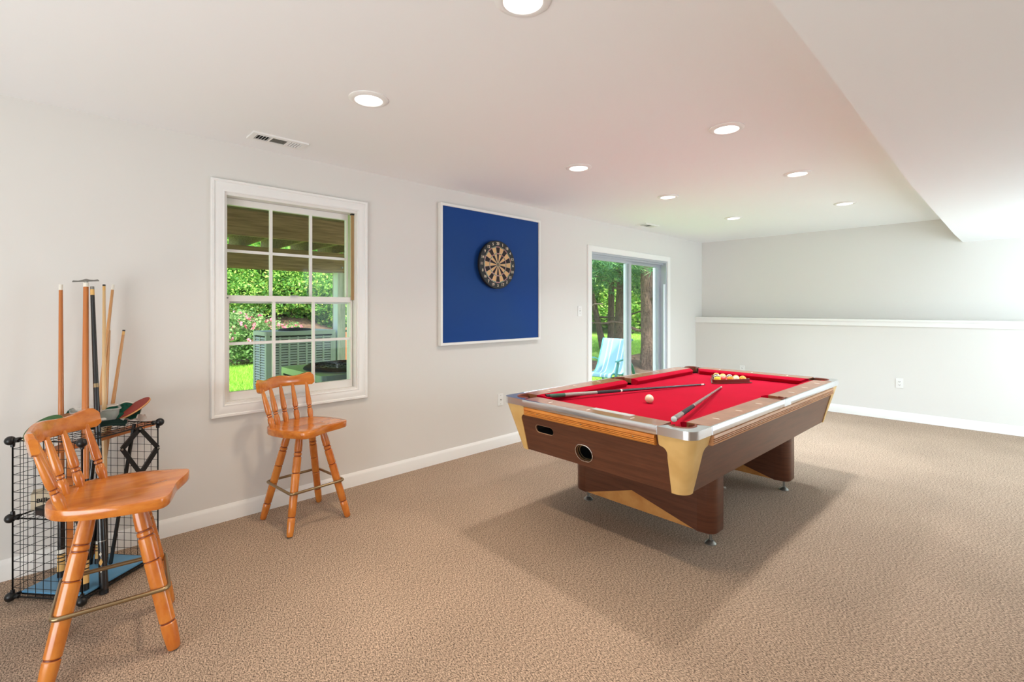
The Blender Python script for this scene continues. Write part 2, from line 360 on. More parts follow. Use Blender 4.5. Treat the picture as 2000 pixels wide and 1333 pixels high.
# ---------------------------------------------------------------- wall plates
def outlet(name,loc,rz,label,kind):
    e=empty(name,loc,rz); tag(e,label,'outlet' if kind!='switch' else 'switch')
    MB().box(-.035,.035,-.006,0,-.058,.058).build('plate',PLATE,e,bevel=.002)   # faces local -Y
    if kind=='duplex':
        for z in (-.02,.02):
            q=MB().box(-.017,.017,-.009,-.006,z-.014,z+.014).build('receptacle',PLATE,e,bevel=.003)
            s=MB(); s.box(-.008,-.005,-.0095,-.009,z-.004,z+.006); s.box(.005,.008,-.0095,-.009,z-.004,z+.006); s.box(-.002,.002,-.0095,-.009,z-.010,z-.006); s.build('slot',DARK,q)
    elif kind=='coax':
        MB().cyl((0,-.006,0),(0,-.016,0),.005,n=10).build('jack',STEEL,e)
        [MB().cyl((0,-.006,z),(0,-.008,z),.003,n=8).build('screw',STEEL,e) for z in (.042,-.042)]
    else:
        MB().box(-.005,.005,-.017,-.006,-.004,.012).build('toggle',PLATE,e)
        [MB().cyl((0,-.006,z),(0,-.008,z),.003,n=8).build('screw',STEEL,e) for z in (.03,-.03)]
outlet('wall_outlet',(2.567,YB,.453),0,'white double wall outlet on the far wall right of the pool table','duplex')
outlet('wall_outlet',(.719,YB,.454),0,'white wall outlet on the far wall seen just above the table rail','duplex')
outlet('cable_jack_plate',(0,3.241,.464),PI/2,'white cable jack plate on the left wall under the dartboard panel','coax')
outlet('light_switch',(0,4.504,1.335),PI/2,'white light switch on the wall left of the sliding door','switch')

# ---------------------------------------------------------------- ceiling lights and vents
LENS=mat('lamp_lens',(255,250,240),.4,emit=((1,.97,.92),3.0))
def downlight(loc,label,col,en):
    e=empty('recessed_light',loc); tag(e,label,'ceiling light','recessed lights in the ceiling')
    MB().lathe((0,0,0),(0,0,-.012),[(0,.098),(.35,.098),(.8,.088),(1,.074),(.85,.069),(.3,.066)],40,cap=False).build('trim_ring',TRIM,e)
    l=MB(); l.lathe((0,0,-.004),(0,0,-.0105),[(0,.067),(.5,.062),(1,.04)],32); l.build('lens',LENS,e)
    d=bpy.data.lights.new('bulb','AREA'); d.shape='DISK'; d.size=.13; d.energy=en; d.color=col; d.spread=math.radians(118)
    b=bpy.data.objects.new('bulb',d); b.location=(0,0,-.014); b.parent=e; COL.objects.link(b)
names={(0,0):'left row light nearest the camera, above the stool by the window',(1,0):'right row light cut by the top edge of the photo',
(0,1):'left row recessed light above the dartboard, second from the camera',(1,1):'right row recessed light above the near end of the pool table',
(0,2):'left row recessed light, third from the camera',(1,2):'right row recessed light, third from the camera, over the far end of the table',
(0,3):'left row recessed light nearest the far wall',(1,3):'right row recessed light nearest the far wall'}
for i,x in enumerate((1.235,2.34)):
    for j,y in enumerate((1.19,2.91,4.28,5.84)):
        downlight((x,y,H),names[(i,j)],[(1,.81,.60),(1,.92,.82),(.88,.95,1),(.80,.92,1)][j],[6.4,6.2,8.2,13][j])
def vent(loc,label):
    e=empty('ceiling_vent',loc); tag(e,label,'vent')
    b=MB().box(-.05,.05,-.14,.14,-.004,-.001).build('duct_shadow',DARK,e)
    m=MB(); z0,z1=-.010,0
    m.box(-.075,-.045,-.165,.165,z0,z1); m.box(.045,.075,-.165,.165,z0,z1); m.box(-.045,.045,-.165,-.135,z0,z1); m.box(-.045,.045,.135,.165,z0,z1)
    m.box(-.045,.045,-.055,-.045,z0,z1); m.box(-.045,.045,.045,.055,z0,z1); m.build('grille_frame',TRIM,e,bevel=.002)
    T=lambda x,y,ax,an:Matrix.Translation((x,y,-.006))@Matrix.Rotation(an,4,ax)
    for sgn in (-1,1):
        for k in range(5):
            y=sgn*(.061+.0165*k); MB().box(-.045,.045,-.006,.006,-.0008,.0008,T(0,y,'X',sgn*-.9)).build('fin',TRIM,e)
    for k in range(6):
        MB().box(-.006,.006,-.045,.045,-.0008,.0008,T(-.036+.0145*k,0,'Y',.55)).build('fin',mat('vent_fin',(170,166,154),.5) if k==0 else MATS['vent_fin'],e)
vent((.275,1.07,H),'long white slotted ceiling vent above the window wall near the camera')
vent((.273,5.56,H),'small looking white ceiling vent far off above the sliding door')

# ---------------------------------------------------------------- bar stools
def seat_outline(s=1.0,n=10):
    P=[]
    ctrl=[(0,.181),(.05,.185),(.10,.190),(.15,.190),(.180,.178),(.193,.145),(.206,.06),(.207,-.03),(.188,-.115),(.145,-.172),(.08,-.204),(0,-.214)]
    full=ctrl+[(-x,y) for x,y in ctrl[-2:0:-1]]
    N=len(full)
    for i in range(N):
        p0,p1,p2,p3=[Vector(full[(i+k)%N]) for k in (-1,0,1,2)]
        for t in (0,.33,.66):
            P.append(.5*((2*p1)+(p2-p0)*t+(2*p0-5*p1+4*p2-p3)*t*t+(3*p1-p0-3*p2+p3)*t**3)*s)
    return P
LEGP=[(0,.015),(.012,.0185),(.05,.020),(.13,.0222),(.172,.0222),(.178,.0195),(.188,.0195),(.194,.0222),(.33,.0228),(.402,.0228),(.407,.0196),(.413,.0196),(.418,.0230),(.56,.0236),(.602,.0236),(.607,.0196),(.613,.0196),(.618,.0236),(.73,.0236),(.770,.0232),(.776,.0194),(.784,.0194),(.79,.0228),(.81,.0228),(.816,.0194),(.824,.0194),(.83,.0228),(.9,.0222),(1,.0185)]
SPP=[(0,.013),(.06,.0165),(.16,.0185),(.25,.016),(.27,.012),(.285,.012),(.295,.0155),(.325,.0155),(.335,.012),(.35,.012),(.36,.0155),(.42,.0175),(.55,.0165),(.8,.0128),(1,.0085)]
def stool(loc,rz_base,rz_top,label,seat_shift=(0,0),K=1.0,LK=1.0,KB=1.0):
    e=empty('bar_stool',loc,0); tag(e,label,'stool')
    Rb=Matrix.Rotation(rz_base,4,'Z'); Rt=Matrix.Translation((seat_shift[0],seat_shift[1],0))@Matrix.Rotation(rz_top,4,'Z')
    for sx in (-1,1):
        for sy in (-1,1):
            a=Rb@Vector((sx*.190,sy*.190,.004)); b=Rb@Vector((sx*.075,sy*.075,.572))
            lg=MB().lathe(a,b,[(t_,r_*LK) for t_,r_ in LEGP],18,gr=.0196*LK).build('leg',[HONEY,GROOVE],e)
            MB().lathe((a.x,a.y,0),(a.x,a.y,.005),[(0,.012),(1,.014)],12).build('glide',STEEL,lg)
    c=.173;z=.245;pts=[]
    for cx,cy,a0 in ((c,c,0),(-c,c,PI/2),(-c,-c,PI),(c,-c,1.5*PI)):
        for k in range(4):
            a=a0+k*PI/6; r=.022
            pts.append(Rb@Vector((cx-math.copysign(r,cx)+r*math.cos(a),cy-math.copysign(r,cy)+r*math.sin(a),z)))
    MB().tube(pts,.0085,10,closed=True).build('foot_ring',BRASS,e)
    MB().box(-.085,.085,-.085,.085,.566,.573,Rb).box(-.07,.07,-.07,.07,.573,.581,Rt).build('swivel_plate',BLACKP,e)
    out=seat_outline(K)
    def ring(s,z): return [Rt@Vector((p.x*s,p.y*s,z)) for p in out]
    m=MB(); R=[ring(.95,.575),ring(.99,.576),ring(1.0,.580),ring(1.0,.612),ring(.992,.6165),ring(.975,.6175)]
    def dish(p,s):
        return -.008*max(0,1-((p.x/.17)**2+((p.y+.02)/.16)**2))+.005*math.exp(-(p.x/.03)**2)*max(0,(p.y)/.19)
    for s in (.85,.65,.45,.25,.08):
        R.append([Rt@Vector((p.x*s,p.y*s,.6175+dish(p*s,s))) for p in out])
    m.loft(R,smooth=True); so=m.build('seat',HONEYS,e)
    def arc(u,spread,y0,sag): return Vector((u*spread*KB,(y0+sag*u*u)*KB,0))
    for u in (-1,-.5,0,.5,1):
        a=Rt@(arc(u,.158,-.165,.055)+Vector((0,0,.613))); b=Rt@(arc(u,.180,-.220,.045)+Vector((0,0,.853)))
        MB().lathe(a,b,SPP,14,gr=.0125).build('spindle',[HONEY,GROOVE],e)
    N=32; rings=[]
    for i in range(N+1):
        u=-1+2*i/N; au=abs(u)
        top=.908+.006*math.cos(u*PI*1.9)+.007*math.exp(-((au-.86)/.16)**2)
        bot=.838+.004*math.cos(u*PI)
        if au>.95:
            k=(au-.95)/.05; q=1-math.sqrt(max(0,1-k*k)); top-=.016*q; bot+=.012*q
        p=arc(u*.226/.180,.180,-.208,.050); nx=-u*.25
        th=.0115
        rr=[]
        for (t,y) in ((0,-th),(.12,-th*1.1),(.5,-th*1.1),(.88,-th*1.1),(1,-th*.6),(1,th*.6),(.88,th),(.5,th),(.12,th),(0,th*.6)):
            z=bot+(top-bot)*t; rr.append(Rt@Vector((p.x+y*nx,p.y-.022+y-.03*(z-.84)/.08*.5,z)))
        rings.append(rr)
    MB().loft(rings,smooth=True).build('crest_rail',HONEYS,e)
    return e
stool((.974,.207,0),-.11,math.radians(-23),'honey wooden bar stool with spindle back in front of the black wire shelf',(-.035,.028),1.06,1.24,1.13)
stool((.322,1.222,0),.09,math.radians(-66),'honey wooden bar stool with spindle back standing under the window',(.0,.0),1.0,1.02,1.0)

# ---------------------------------------------------------------- pool table
W,L,ZT=1.318,2.489,.79
pt=empty('pool_table',(1.867,3.401,0),-.02); tag(pt,'pool table with red cloth, brown laminate sides and chrome corners','pool table')
hw,hl=W/2,L/2
def arcp(cx,cy,r,a0,a1,n): return [(cx+r*math.cos(a0+(a1-a0)*k/n),cy+r*math.sin(a0+(a1-a0)*k/n)) for k in range(n+1)]
CS=.19  # casting length along each side
PR=.062; PC=.118 # pocket radius / centre inset from the outer corner
# corner castings
def corner_poly(sx,sy):
    r=.055
    P=[(hw-CS,hl-.0),]
    P+=arcp(hw-r,hl-r,r,PI/2,0,8)
    P+=[(hw,hl-CS)]
    P+=[(hw-.045,hl-CS+.012),(hw-.098,hl-CS+.045)]
    c=(hw-PC,hl-PC)
    P+=arcp(c[0],c[1],PR+.008,math.radians(-42),math.radians(132),14)
    P+=[(hw-CS+.045,hl-.098),(hw-CS+.012,hl-.045)]
    P=[(x*sx,y*sy) for x,y in P]
    return P if sx*sy>0 else P[::-1]
for sx in (-1,1):
    for sy in (-1,1):
        m=MB(); m.prism(corner_poly(sx,sy),ZT-.04,ZT+.001)
        m.build('corner_casting',CHROME,pt,bevel=.003)
        # pocket liner and cup
        cx,cy=sx*(hw-PC),sy*(hl-PC)
        mid=math.atan2(sy,sx); m=MB()
        def ringp(r,z,n=16,span=1.55): return [(cx+r*math.cos(mid-span+2*span*k/n),cy+r*math.sin(mid-span+2*span*k/n),z) for k in range(n+1)]
        A=[ringp(PR+.0075,ZT-.045),ringp(PR+.0075,ZT+.002),ringp(PR+.003,ZT+.005),ringp(PR-.004,ZT+.003),ringp(PR-.006,ZT-.01),ringp(PR-.006,ZT-.045)]
        m.loft(A,close=False,cap=False,smooth=True); m.build('pocket_rim',LINER,pt,fix=False)
        m=MB(); m.loft([ringp(PR-.004,ZT-.01,20,1.75),ringp(PR-.006,ZT-.055,20,1.75)],close=False,cap=False,smooth=True)
        m.lathe((cx,cy,ZT-.052),(cx,cy,ZT-.15),[(0,PR-.004),(1,PR-.022)],24,cap=False); m.prism(arcp(cx,cy,PR-.022,0,2*PI*23/24,23),ZT-.151,ZT-.149)
        m.build('pocket_cup',LINERD,pt)
# side pockets
for sx in (-1,1):
    cx=sx*(hw-.072); r=.058; m=MB(); n=14; mid=0 if sx>0 else PI
    P=[(cx+(r+.0)*math.cos(mid-1.57+3.14*k/n),(r)*math.sin(mid-1.57+3.14*k/n)) for k in range(n+1)]
    rg=lambda rr,z:[(cx+rr*math.cos(mid-1.5+3.0*k/n),rr*math.sin(mid-1.5+3.0*k/n),z) for k in range(n+1)]
    m.loft([rg(r,ZT-.045),rg(r,ZT+.0015),rg(r-.003,ZT+.004),rg(r-.009,ZT+.002),rg(r-.01,ZT-.05)],close=False,cap=False,smooth=True); m.build('pocket_rim',LINER,pt,fix=False)
    m=MB(); m.loft([rg(r-.008,ZT-.012),rg(r-.010,ZT-.056)],close=False,cap=False); m.lathe((cx,0,ZT-.053),(cx,0,ZT-.12),[(0,r-.012),(1,r-.03)],20,cap=False); m.prism(arcp(cx,0,r-.03,0,2*PI*19/20,19),ZT-.121,ZT-.119); m.build('pocket_cup',LINERD,pt)
# rails : top wood + cushion + chrome edge + sights
RW=.135  # wood width
def rail(a0,a1,fixed,axis,sgn,sights):
    """a0..a1 run along axis, outer face at fixed*sgn"""
    def P(a,d,z): # d inward distance
        return (a,sgn*(fixed-d),z) if axis=='x' else (sgn*(fixed-d),a,z)
    m=MB()
    c0,c1=.055,.055
    # wood top as prism polygon, ends angled toward pockets
    pol=[(a0,0),(a1,0),(a1+.004,.045),(a1-(.03 if abs(a1)>.2 else .0)*-1*0+.0,RW),(a0,RW),(a0-.004,.045)]
    for z0,z1 in ((ZT-.038,ZT),):
        A=[m.bm.verts.new(P(x,d,z0)) for x,d in pol]; B=[m.bm.verts.new(P(x,d,z1)) for x,d in pol]
        m._f(A); m._f(B[::-1])
        for i in range(len(pol)): m._f([A[i],A[(i+1)%6],B[(i+1)%6],B[i]])
    r=m.build('rail_top',ROSE,pt,bevel=.0015)
    m=MB(); prof=[(RW-.003,ZT-.001),(RW+.02,ZT-.003),(RW+.05,ZT-.016),(RW+.052,ZT-.020),(RW+.034,ZT-.052),(RW-.003,ZT-.052)]
    cut=.05
    e0=[P(a0+(d-RW)*(.75 if abs(a0)>.2 else .35),d,z) for d,z in prof]; e1=[P(a1-(d-RW)*(.75 if abs(a1)>.2 else .35),d,z) for d,z in prof]
    m.loft([e0,e1]); m.build('cushion',CLOTH,pt)
    m=MB(); prof=[(-.002,ZT-.041),(-.004,ZT-.036),(-.004,ZT-.005),(-.001,ZT+.0015),(.008,ZT+.002),(.008,ZT-.041)]
    m.loft([[P(a,d,z) for d,z in prof] for a in (a0,a1)]); m.build('chrome_edge',CHROME,pt)
    for s in sights:
        m=MB(); q=[(s-.004,.052),(s+.0,.044),(s+.004,.052),(s+.004,.078),(s+.0,.086),(s-.004,.078)]
        A=[m.bm.verts.new(P(x,d,ZT+.0006)) for x,d in q]; B=[m.bm.verts.new(P(x,d,ZT-.001)) for x,d in q]; m._f(A); m._f(B[::-1])
        for i in range(6): m._f([A[i],A[(i+1)%6],B[(i+1)%6],B[i]])
        m.build('sight_inlay',WHITEM,r)
for sy in (-1,1): rail(-hw+CS,hw-CS,hl,'x',sy,(-.29,0,.29))
for sx in (-1,1):
    rail(-hl+CS,-.058,hw,'y',sx,(-.29,-.58,-.87)); rail(.058,hl-CS,hw,'y',sx,(.29,.58,.87))
    MB().box(*((sx*hw-.008,sx*hw+.004) if sx>0 else (sx*hw-.004,sx*hw+.008)),-.058,.058,ZT-.041,ZT+.002).build('side_pocket_plate',CHROME,pt,bevel=.001)
# worn silver patch on the near rail
tag(MB().box(.0,.26,-hl+.088,-hl+RW+.002,ZT+.0002,ZT+.0012).build('tape_patch',mat('silver_tape',(214,216,220),.35,.35),pt),'silver tape patch on the near wooden rail')
# bed
bz=ZT-.05
P=[]
ix,iy=hw-RW-.02,hl-RW-.02
for sx,sy,a in ((1,-1,0),(1,1,1),(-1,1,2),(-1,-1,3)):
    cx,cy=sx*(hw-PC),sy*(hl-PC); d0=math.atan2(-sy,-sx)
    A=[(cx+PR*math.cos(d0+1.35-2.7*k/10),cy+PR*math.sin(d0+1.35-2.7*k/10)) for k in range(11)]
    P+=A
    if a==0: P+=[(ix,-.05)]+[(hw-.072+.052*math.cos(t),.052*math.sin(t)) for t in [1.2*PI+0*PI+ -k*.4*PI/6*1.0 for k in range(7)]][0:0]+[(ix-.0,-.05),(hw-.072-.052,-.0),(ix,.05)]
    if a==2: P+=[(-ix,.05),(-(hw-.072-.052),0),(-ix,-.05)]
m=MB(); vs_=[]
for p in P:
    if not vs_ or (Vector(p)-Vector(vs_[-1])).length>1e-4: vs_.append(p)
m.prism(vs_,bz-.03,bz); bmesh.ops.triangulate(m.bm,faces=[f for f in m.bm.faces if len(f.verts)>4],ngon_method='EAR_CLIP'); m.build('cloth_bed',CLOTH,pt)
# apron strips (fluted)
def strip(a0,a1,fixed,axis,sgn,M_):
    P=lambda a,d,z:(a,sgn*(fixed+d),z) if axis=='x' else (sgn*(fixed+d),a,z)
    zt,zb=ZT-.0415,ZT-.0975; H_=zt-zb
    prof=[(-.03,zt),(-.004,zt),(.006,zt-.006),(.008,zt-.016)]
    for k in range(3):
        z=zt-.020-k*.009; prof+=[(.008,z),(.001,z-.0006),(.001,z-.0036),(.008,z-.0042)]
    prof+=[(.008,zb+.012),(.004,zb+.004),(-.004,zb),(-.03,zb)]
    s=MB().loft([[P(a,d,z) for d,z in prof] for a in (a0,a1)]).build('fluted_strip',M_,pt)
    n=3 if a1-a0<1.2 else 5
    for k in range(n):
        a=a0+(a1-a0)*(k+.35)/(n-.3)
        c=P(a,.008,zt-.0305); d=P(a,.0105,zt-.0305); MB().cyl(c,d,.003,n=8).build('screw',STEEL,s)
for sy in (-1,1): strip(-hw+CS+.012,hw-CS-.012,hl-.004,'x',sy,OAK)
for sx in (-1,1): strip(-hl+CS+.012,hl-CS-.012,hw-.004,'y',sx,OAKLIT)
# tapered cabinet
ZC0,ZC1=.455,ZT-.041
def cab_ring(t,off=0,r=.05):   # t 0 bottom .. 1 top
    ins=.075*(1-t)+.012
    a,b=hw-ins+off,hl-ins+off; rr=r+off
    P=[]
    for sx,sy,a0 in ((1,1,0),(-1,1,PI/2),(-1,-1,PI),(1,-1,1.5*PI)):
        P+=[(sx*(a-rr)+rr*math.cos(a0+k*PI/16),sy*(b-rr)+rr*math.sin(a0+k*PI/16),ZC0+(ZC1-ZC0)*t) for k in range(9)]
    return P
m=MB(); m.loft([cab_ring(0),cab_ring(.5),cab_ring(1),cab_ring(1,-.028),cab_ring(0,-.028),cab_ring(0)],cap=False); bmesh.ops.remove_doubles(m.bm,verts=m.bm.verts[:],dist=1e-5)
MB().prism([(x,y) for x,y,_ in cab_ring(0,-.029)],ZC0+.002,ZC0+.012).build('bottom_board',LAM,pt)
cab=m.build('cabinet',LAM,pt)
# holes in the near end: real recesses cut with booleans
def stad(cx,cz,w_,h_,y0,y1):
    r=min(w_,h_)/2; P=[]
    if w_>=h_: cs=[(cx+w_/2-r,cz,-PI/2),(cx-w_/2+r,cz,PI/2)]
    else: cs=[(cx,cz+h_/2-r,0),(cx,cz-h_/2+r,PI)]
    for x,z,a0 in cs: P+=[(x+r*math.cos(a0+k*PI/10),z+r*math.sin(a0+k*PI/10)) for k in range(11)]
    m=MB(); m.loft([[(x,y,z) for x,z in P] for y in (y0,y1)]); return m,P
holes=[(-.325,.617,.15,.052),(-.03,.536,.118,.095)]
for (cx,cz,w_,h_) in holes:
    m,P=stad(cx,cz,w_,h_,-hl-.05,-hl+.22); c=m.build('cut',DARK,pt)
    bpy.context.view_layer.update()
    md=cab.modifiers.new('b','BOOLEAN'); md.operation='DIFFERENCE'; md.object=c; md.solver='EXACT'
    dg=bpy.context.evaluated_depsgraph_get(); me=bpy.data.meshes.new_from_object(cab.evaluated_get(dg)); cab.modifiers.clear(); cab.data=me; me.polygons.foreach_set('use_smooth',[False]*len(me.polygons)); bpy.data.objects.remove(c)
    # lining
    t=(cz-ZC0)/(ZC1-ZC0); yf=-(hl-(.075*(1-t)+.012))
    m=MB(); m.loft([[(cx+(x-cx)*.985,y,cz+(z-cz)*.97) for x,z in P] for y in (yf+.018,yf+.19)],cap=False); m.prism([(0,0),(.001,0),(0,.001)],0,.0001,Matrix.Translation((cx,yf+.19,cz)))
    m.box(cx-w_/2,cx+w_/2,yf+.188,yf+.19,cz-h_/2,cz+h_/2); m.build('opening_liner',DARK,pt)
    if h_>.08:
        for q,(sc,d) in enumerate(((1.03,-.004),(.93,.008),(.84,.02))):
            pts=[(cx+(x-cx)*sc,yf+d+ (cz-z)*.0+(z-cz)*-.24,cz+(z-cz)*sc) for x,z in P]
            tag(MB().tube(pts,.0028,6,closed=True).build('ball_return_ring',CHROME if q==0 else BRASS,pt),'chrome ring' if q==0 else None)
    else:
        pts=[(cx+(x-cx),yf+.004+(z-cz)*-.24,cz+(z-cz)) for x,z in P]; MB().tube(pts,.003,6,closed=True).build('slot_edge',mat('worn_edge',(176,140,110),.6),pt)
# cream corner posts: shell 4 mm proud of the tapered corner
for sx in (-1,1):
    for sy in (-1,1):
        rings=[]
        for i in range(49):
            t=1-(i/48)**1.0
            drop=(1-t)*(ZC1-ZC0)
            wn=.112-.235*max(0,drop-.11); k=min(1,max(0,(drop-.055)/.055)); fl=(1-math.sqrt(max(0,1-(1-k)**2)))
            out=[];inn=[]
            for off,lst in ((.005,out),(-.002,inn)):
                ins=.075*(1-t)+.012; a,b=hw-ins+off,hl-ins+off; rr=.05+off; z=ZC0+(ZC1-ZC0)*t-(.0 if t>0 else .003)
                wv=wn+(CS-ins-wn)*fl
                lst.append((hw-ins-wv,b,z))
                for k in range(9):
                    an=PI/2-k*PI/16; lst.append((a-rr+rr*math.cos(an),b-rr+rr*math.sin(an),z))
                lst.append((a,hl-ins-wv,z))
            rings.append([(x*sx,y*sy,z) for x,y,z in out+inn[::-1]])
        MB().loft(rings).build('corner_post',CREAM,pt)
# pedestal legs
for sv in (-1,1):
    v=sv*.611; th=.085; hu=.505; z0,z1=.085,ZC0+.002
    def shape(poly,y0,y1,name,M_):
        m=MB(); m.loft([[(x,y,z) for x,z in poly] for y in (y0,y1)]); bmesh.ops.triangulate(m.bm,faces=[f for f in m.bm.faces if len(f.verts)>4],ngon_method='EAR_CLIP'); return m.build(name,M_,pt)
    for su in (-1,1):     # rounded end column
        R=[]
        for z in (z0,z0+.008,z1):
            q=.0 if z>z0 else .006
            pr_=[(su*(hu-.10),v-th)]+[(su*(hu-.06+(.06-q)*math.cos(a)),v+(th-.06)*(1 if a>0 else -1)+(.06-q)*math.sin(a)) for a in [-PI/2+k*PI/12 for k in range(13)]]+[(su*(hu-.10),v+th)]
            R.append([(x,y,z) for x,y in pr_])
        MB().loft(R).build('pedestal_column',LAM,pt)
        MB().cyl((su*.445,v,z0+.01),(su*.445,v,.012),.008,n=10).lathe((su*.445,v,.022),(su*.445,v,.0),[(0,.012),(.4,.024),(.8,.033),(1,.033)],18).build('leveling_foot',STEEL,pt)
    for s2 in (-1,1):
        y=v+s2*th
        ys=(y,y-s2*.016)
        m=MB()
        for sg in (-1,1): m.loft([[(x,yy,z) for x,z in ((sg*(hu-.10),z0),(-.03,z0+.115),(-.03,z1),(sg*(hu-.10),z1))] for yy in ys])
        bmesh.ops.remove_doubles(m.bm,verts=m.bm.verts[:],dist=1e-5); m.build('pedestal_panel',LAM,pt)
        shape([(-hu+.105,z0),(hu-.105,z0),(-.03,z0+.12)],y-s2*.010,y-s2*.03,'triangle_panel',PLY)
TZ=bz
Mt=Matrix.Translation((1.867,3.401,0))@Matrix.Rotation(-.02,4,'Z')

# ---------------------------------------------------------------- things on the table
def ball(name,loc,c1,c2,label,stripe,group=None,R=None):
    r=.0286; m=MB(); n,mm=20,14; T=R or Matrix.Rotation(random.uniform(0,6),4,'Z')@Matrix.Rotation(random.uniform(.2,1.4),4,'X'); rows=[]
    for j in range(mm+1):
        ph=PI*j/mm; rows.append([m.bm.verts.new(T@Vector((r*math.sin(ph)*math.cos(2*PI*i/n),r*math.sin(ph)*math.sin(2*PI*i/n),r*math.cos(ph)))) for i in range(n)])
    for j in range(mm):
        lat=abs(j+.5-mm/2)/mm
        m.mi=(1 if (stripe and lat>.22) else 0)
        for i in range(n): m._f([rows[j][i],rows[j+1][i],rows[j+1][(i+1)%n],rows[j][(i+1)%n]],True)
    bmesh.ops.remove_doubles(m.bm,verts=m.bm.verts[:],dist=1e-5)
    bm_n=0
    o=m.build(name,[c1,c2],None); o.location=loc; tag(o,label,'ball',group); return o
BW=mat('ball_ivory',(238,222,190),.12,coat=.5)
ball('cue_ball',(1.853,2.87,TZ+.0286),BW,BW,'plain ivory cue ball alone on the red cloth',False)
# rack: triangle with front side P1-P2
A1=Vector((1.800,3.985)); A2=Vector((1.995,4.262)); u=(A2-A1).normalized(); nrm=Vector((-u.y,u.x)); S=(A2-A1).length
cen=(A1+A2)/2+nrm*S*.2887
rk=empty('ball_rack',(cen.x,cen.y,TZ+.0005),math.atan2(u.y,u.x)); tag(rk,'dark red wooden triangle rack full of pool balls on the red cloth','rack')
def tri(s,z):
    P=[]
    for k in range(3):
        a=math.radians(-150)+k*2*PI/3
        c=Vector((math.cos(a),math.sin(a)))*(s*.57735-.05)
        for j in range(7):
            b=a-PI/3+j*PI/9*1.0; P.append((c.x+.025*math.cos(b),c.y+.025*math.sin(b),z))
    return P
m=MB(); S+=.03; m.loft([tri(S+.03,0),tri(S+.03,.006),tri(S,.007),tri(S,.034),tri(S-.02,.034),tri(S-.02,.0),tri(S+.03,0)],cap=False); m.build('rack_frame',mat('rack_wood',(104,34,24),.35,coat=.3),rk)
r=.0286; d=2*r+.0006; cols=[((244,200,60),0,'yellow'),((214,52,36),0,'red orange'),((240,150,40),0,'orange'),((238,140,40),1,'orange striped'),((246,164,60),0,'amber'),
((24,22,26),1,'black striped'),((238,150,60),0,'light orange'),((60,30,60),0,'dark violet'),((236,170,90),0,'tan'),((70,30,70),1,'purple striped'),((232,160,80),0,'dull orange'),((40,36,44),1,'charcoal striped'),((20,20,24),1,'black and white'),((244,190,70),0,'golden'),((240,180,60),1,'yellow striped')]
k=0; cR=cen
rows_=[5,4,3,2,1]; placed=0
pos=['front row, leftmost','front row, second from the left','front row, middle','front row, fourth','front row, rightmost','second row, leftmost','second row, second','second row, third','second row, rightmost','third row, left','third row, middle','third row, right','fourth row, left','fourth row, right','rear corner']
cmats={}
for j,nb in enumerate(rows_):
    for i in range(nb):
        c=cR+u*((i-(nb-1)/2)*d)+nrm*((j-2)*d*.8660+ (2-4/3)*d*.866*1.0)
        # centroid of the triangle sits at row 4/3
        rgb,st,nm=cols[k]
        c1=mat('ball_'+nm.replace(' ','_'),rgb,.12,coat=.5)
        ball('pool_ball',(c.x,c.y,TZ+.0286),c1,BW,nm+' pool ball in the rack, '+pos[k],bool(st),'balls in the rack')
        k+=1
# cues
SHAFT=mat('cue_shaft_maple',(206,150,92),.3,coat=.3); SHAFTO=mat('cue_shaft_amber',(196,116,52),.3,coat=.3); SHAFTP=mat('cue_shaft_pale',(222,184,130),.3,coat=.3); SHAFTB=mat('cue_black',(16,16,18),.25,coat=.5); SHAFTG=mat('cue_grey',(120,104,98),.3,coat=.4)
TIPW=mat('cue_ferrule',(240,234,220),.4); TIPD=mat('cue_tip_dark',(60,56,52),.7); GRIP=mat('cue_wrap',(46,46,50),.8,bump=(700,.5)); GREY=mat('cue_grey_sleeve',(156,150,142),.35,.3); BAND=mat('cue_cream_band',(226,178,104),.4); GREENP=mat('cue_green_points',(40,92,70),.4); REDM=mat('red_handle',(178,26,20),.4)
def cue(butt,tip,label,secs,shaft,rb=.0148,rt=.0062,group=None,cat='cue'):
    """secs: (name,t0,t1,material,label) along butt->tip"""
    b=Vector(butt); t=Vector(tip); e=empty('pool_cue',b); tag(e,label,cat,group); D=t-b
    rad=lambda q:rb+(rt-rb)*q**.85
    def seg(nm,a,c,M_,lb,extra=0):
        prof=[(0,rad(a)+extra),(.5,rad((a+c)/2)+extra),(1,rad(c)+extra)]
        o=MB().lathe(D*a,D*c,prof,16).build(nm,M_,e)
        if lb: tag(o,lb)
    for s in secs: seg(*s)
    return e
cue((1.352,2.405,ZT-.012),(1.779,3.861,TZ+.008),'black pool cue lying across the red cloth to the left of the cue ball',
 [('butt_cap',0,.02,BLACKP,None),('butt_points',.02,.10,GREENP,'green patterned butt'),('butt_sleeve',.10,.28,GREY,'grey sleeve'),('grip',.28,.42,GRIP,None),('joint_ring',.42,.43,TIPW,None),('forearm',.43,.5,SHAFTB,None),('shaft',.5,.972,SHAFTB,None),('ferrule',.972,.993,TIPW,'white ferrule'),('tip',.993,1,TIPD,None)],SHAFTB)
cue((2.330,2.285,ZT+.016),(1.930,3.825,TZ+.008),'grey pool cue lying from the near corner pocket toward the ball rack',
 [('butt_cap',0,.025,STEEL,'bright steel cap'),('butt_sleeve',.025,.11,GREY,None),('grip',.11,.30,GRIP,'dark ribbed grip'),('joint_ring',.30,.31,CHROME,None),('shaft',.31,.975,SHAFTG,None),('ferrule',.975,.994,TIPW,None),('tip',.994,1,TIPD,None)],SHAFTG)

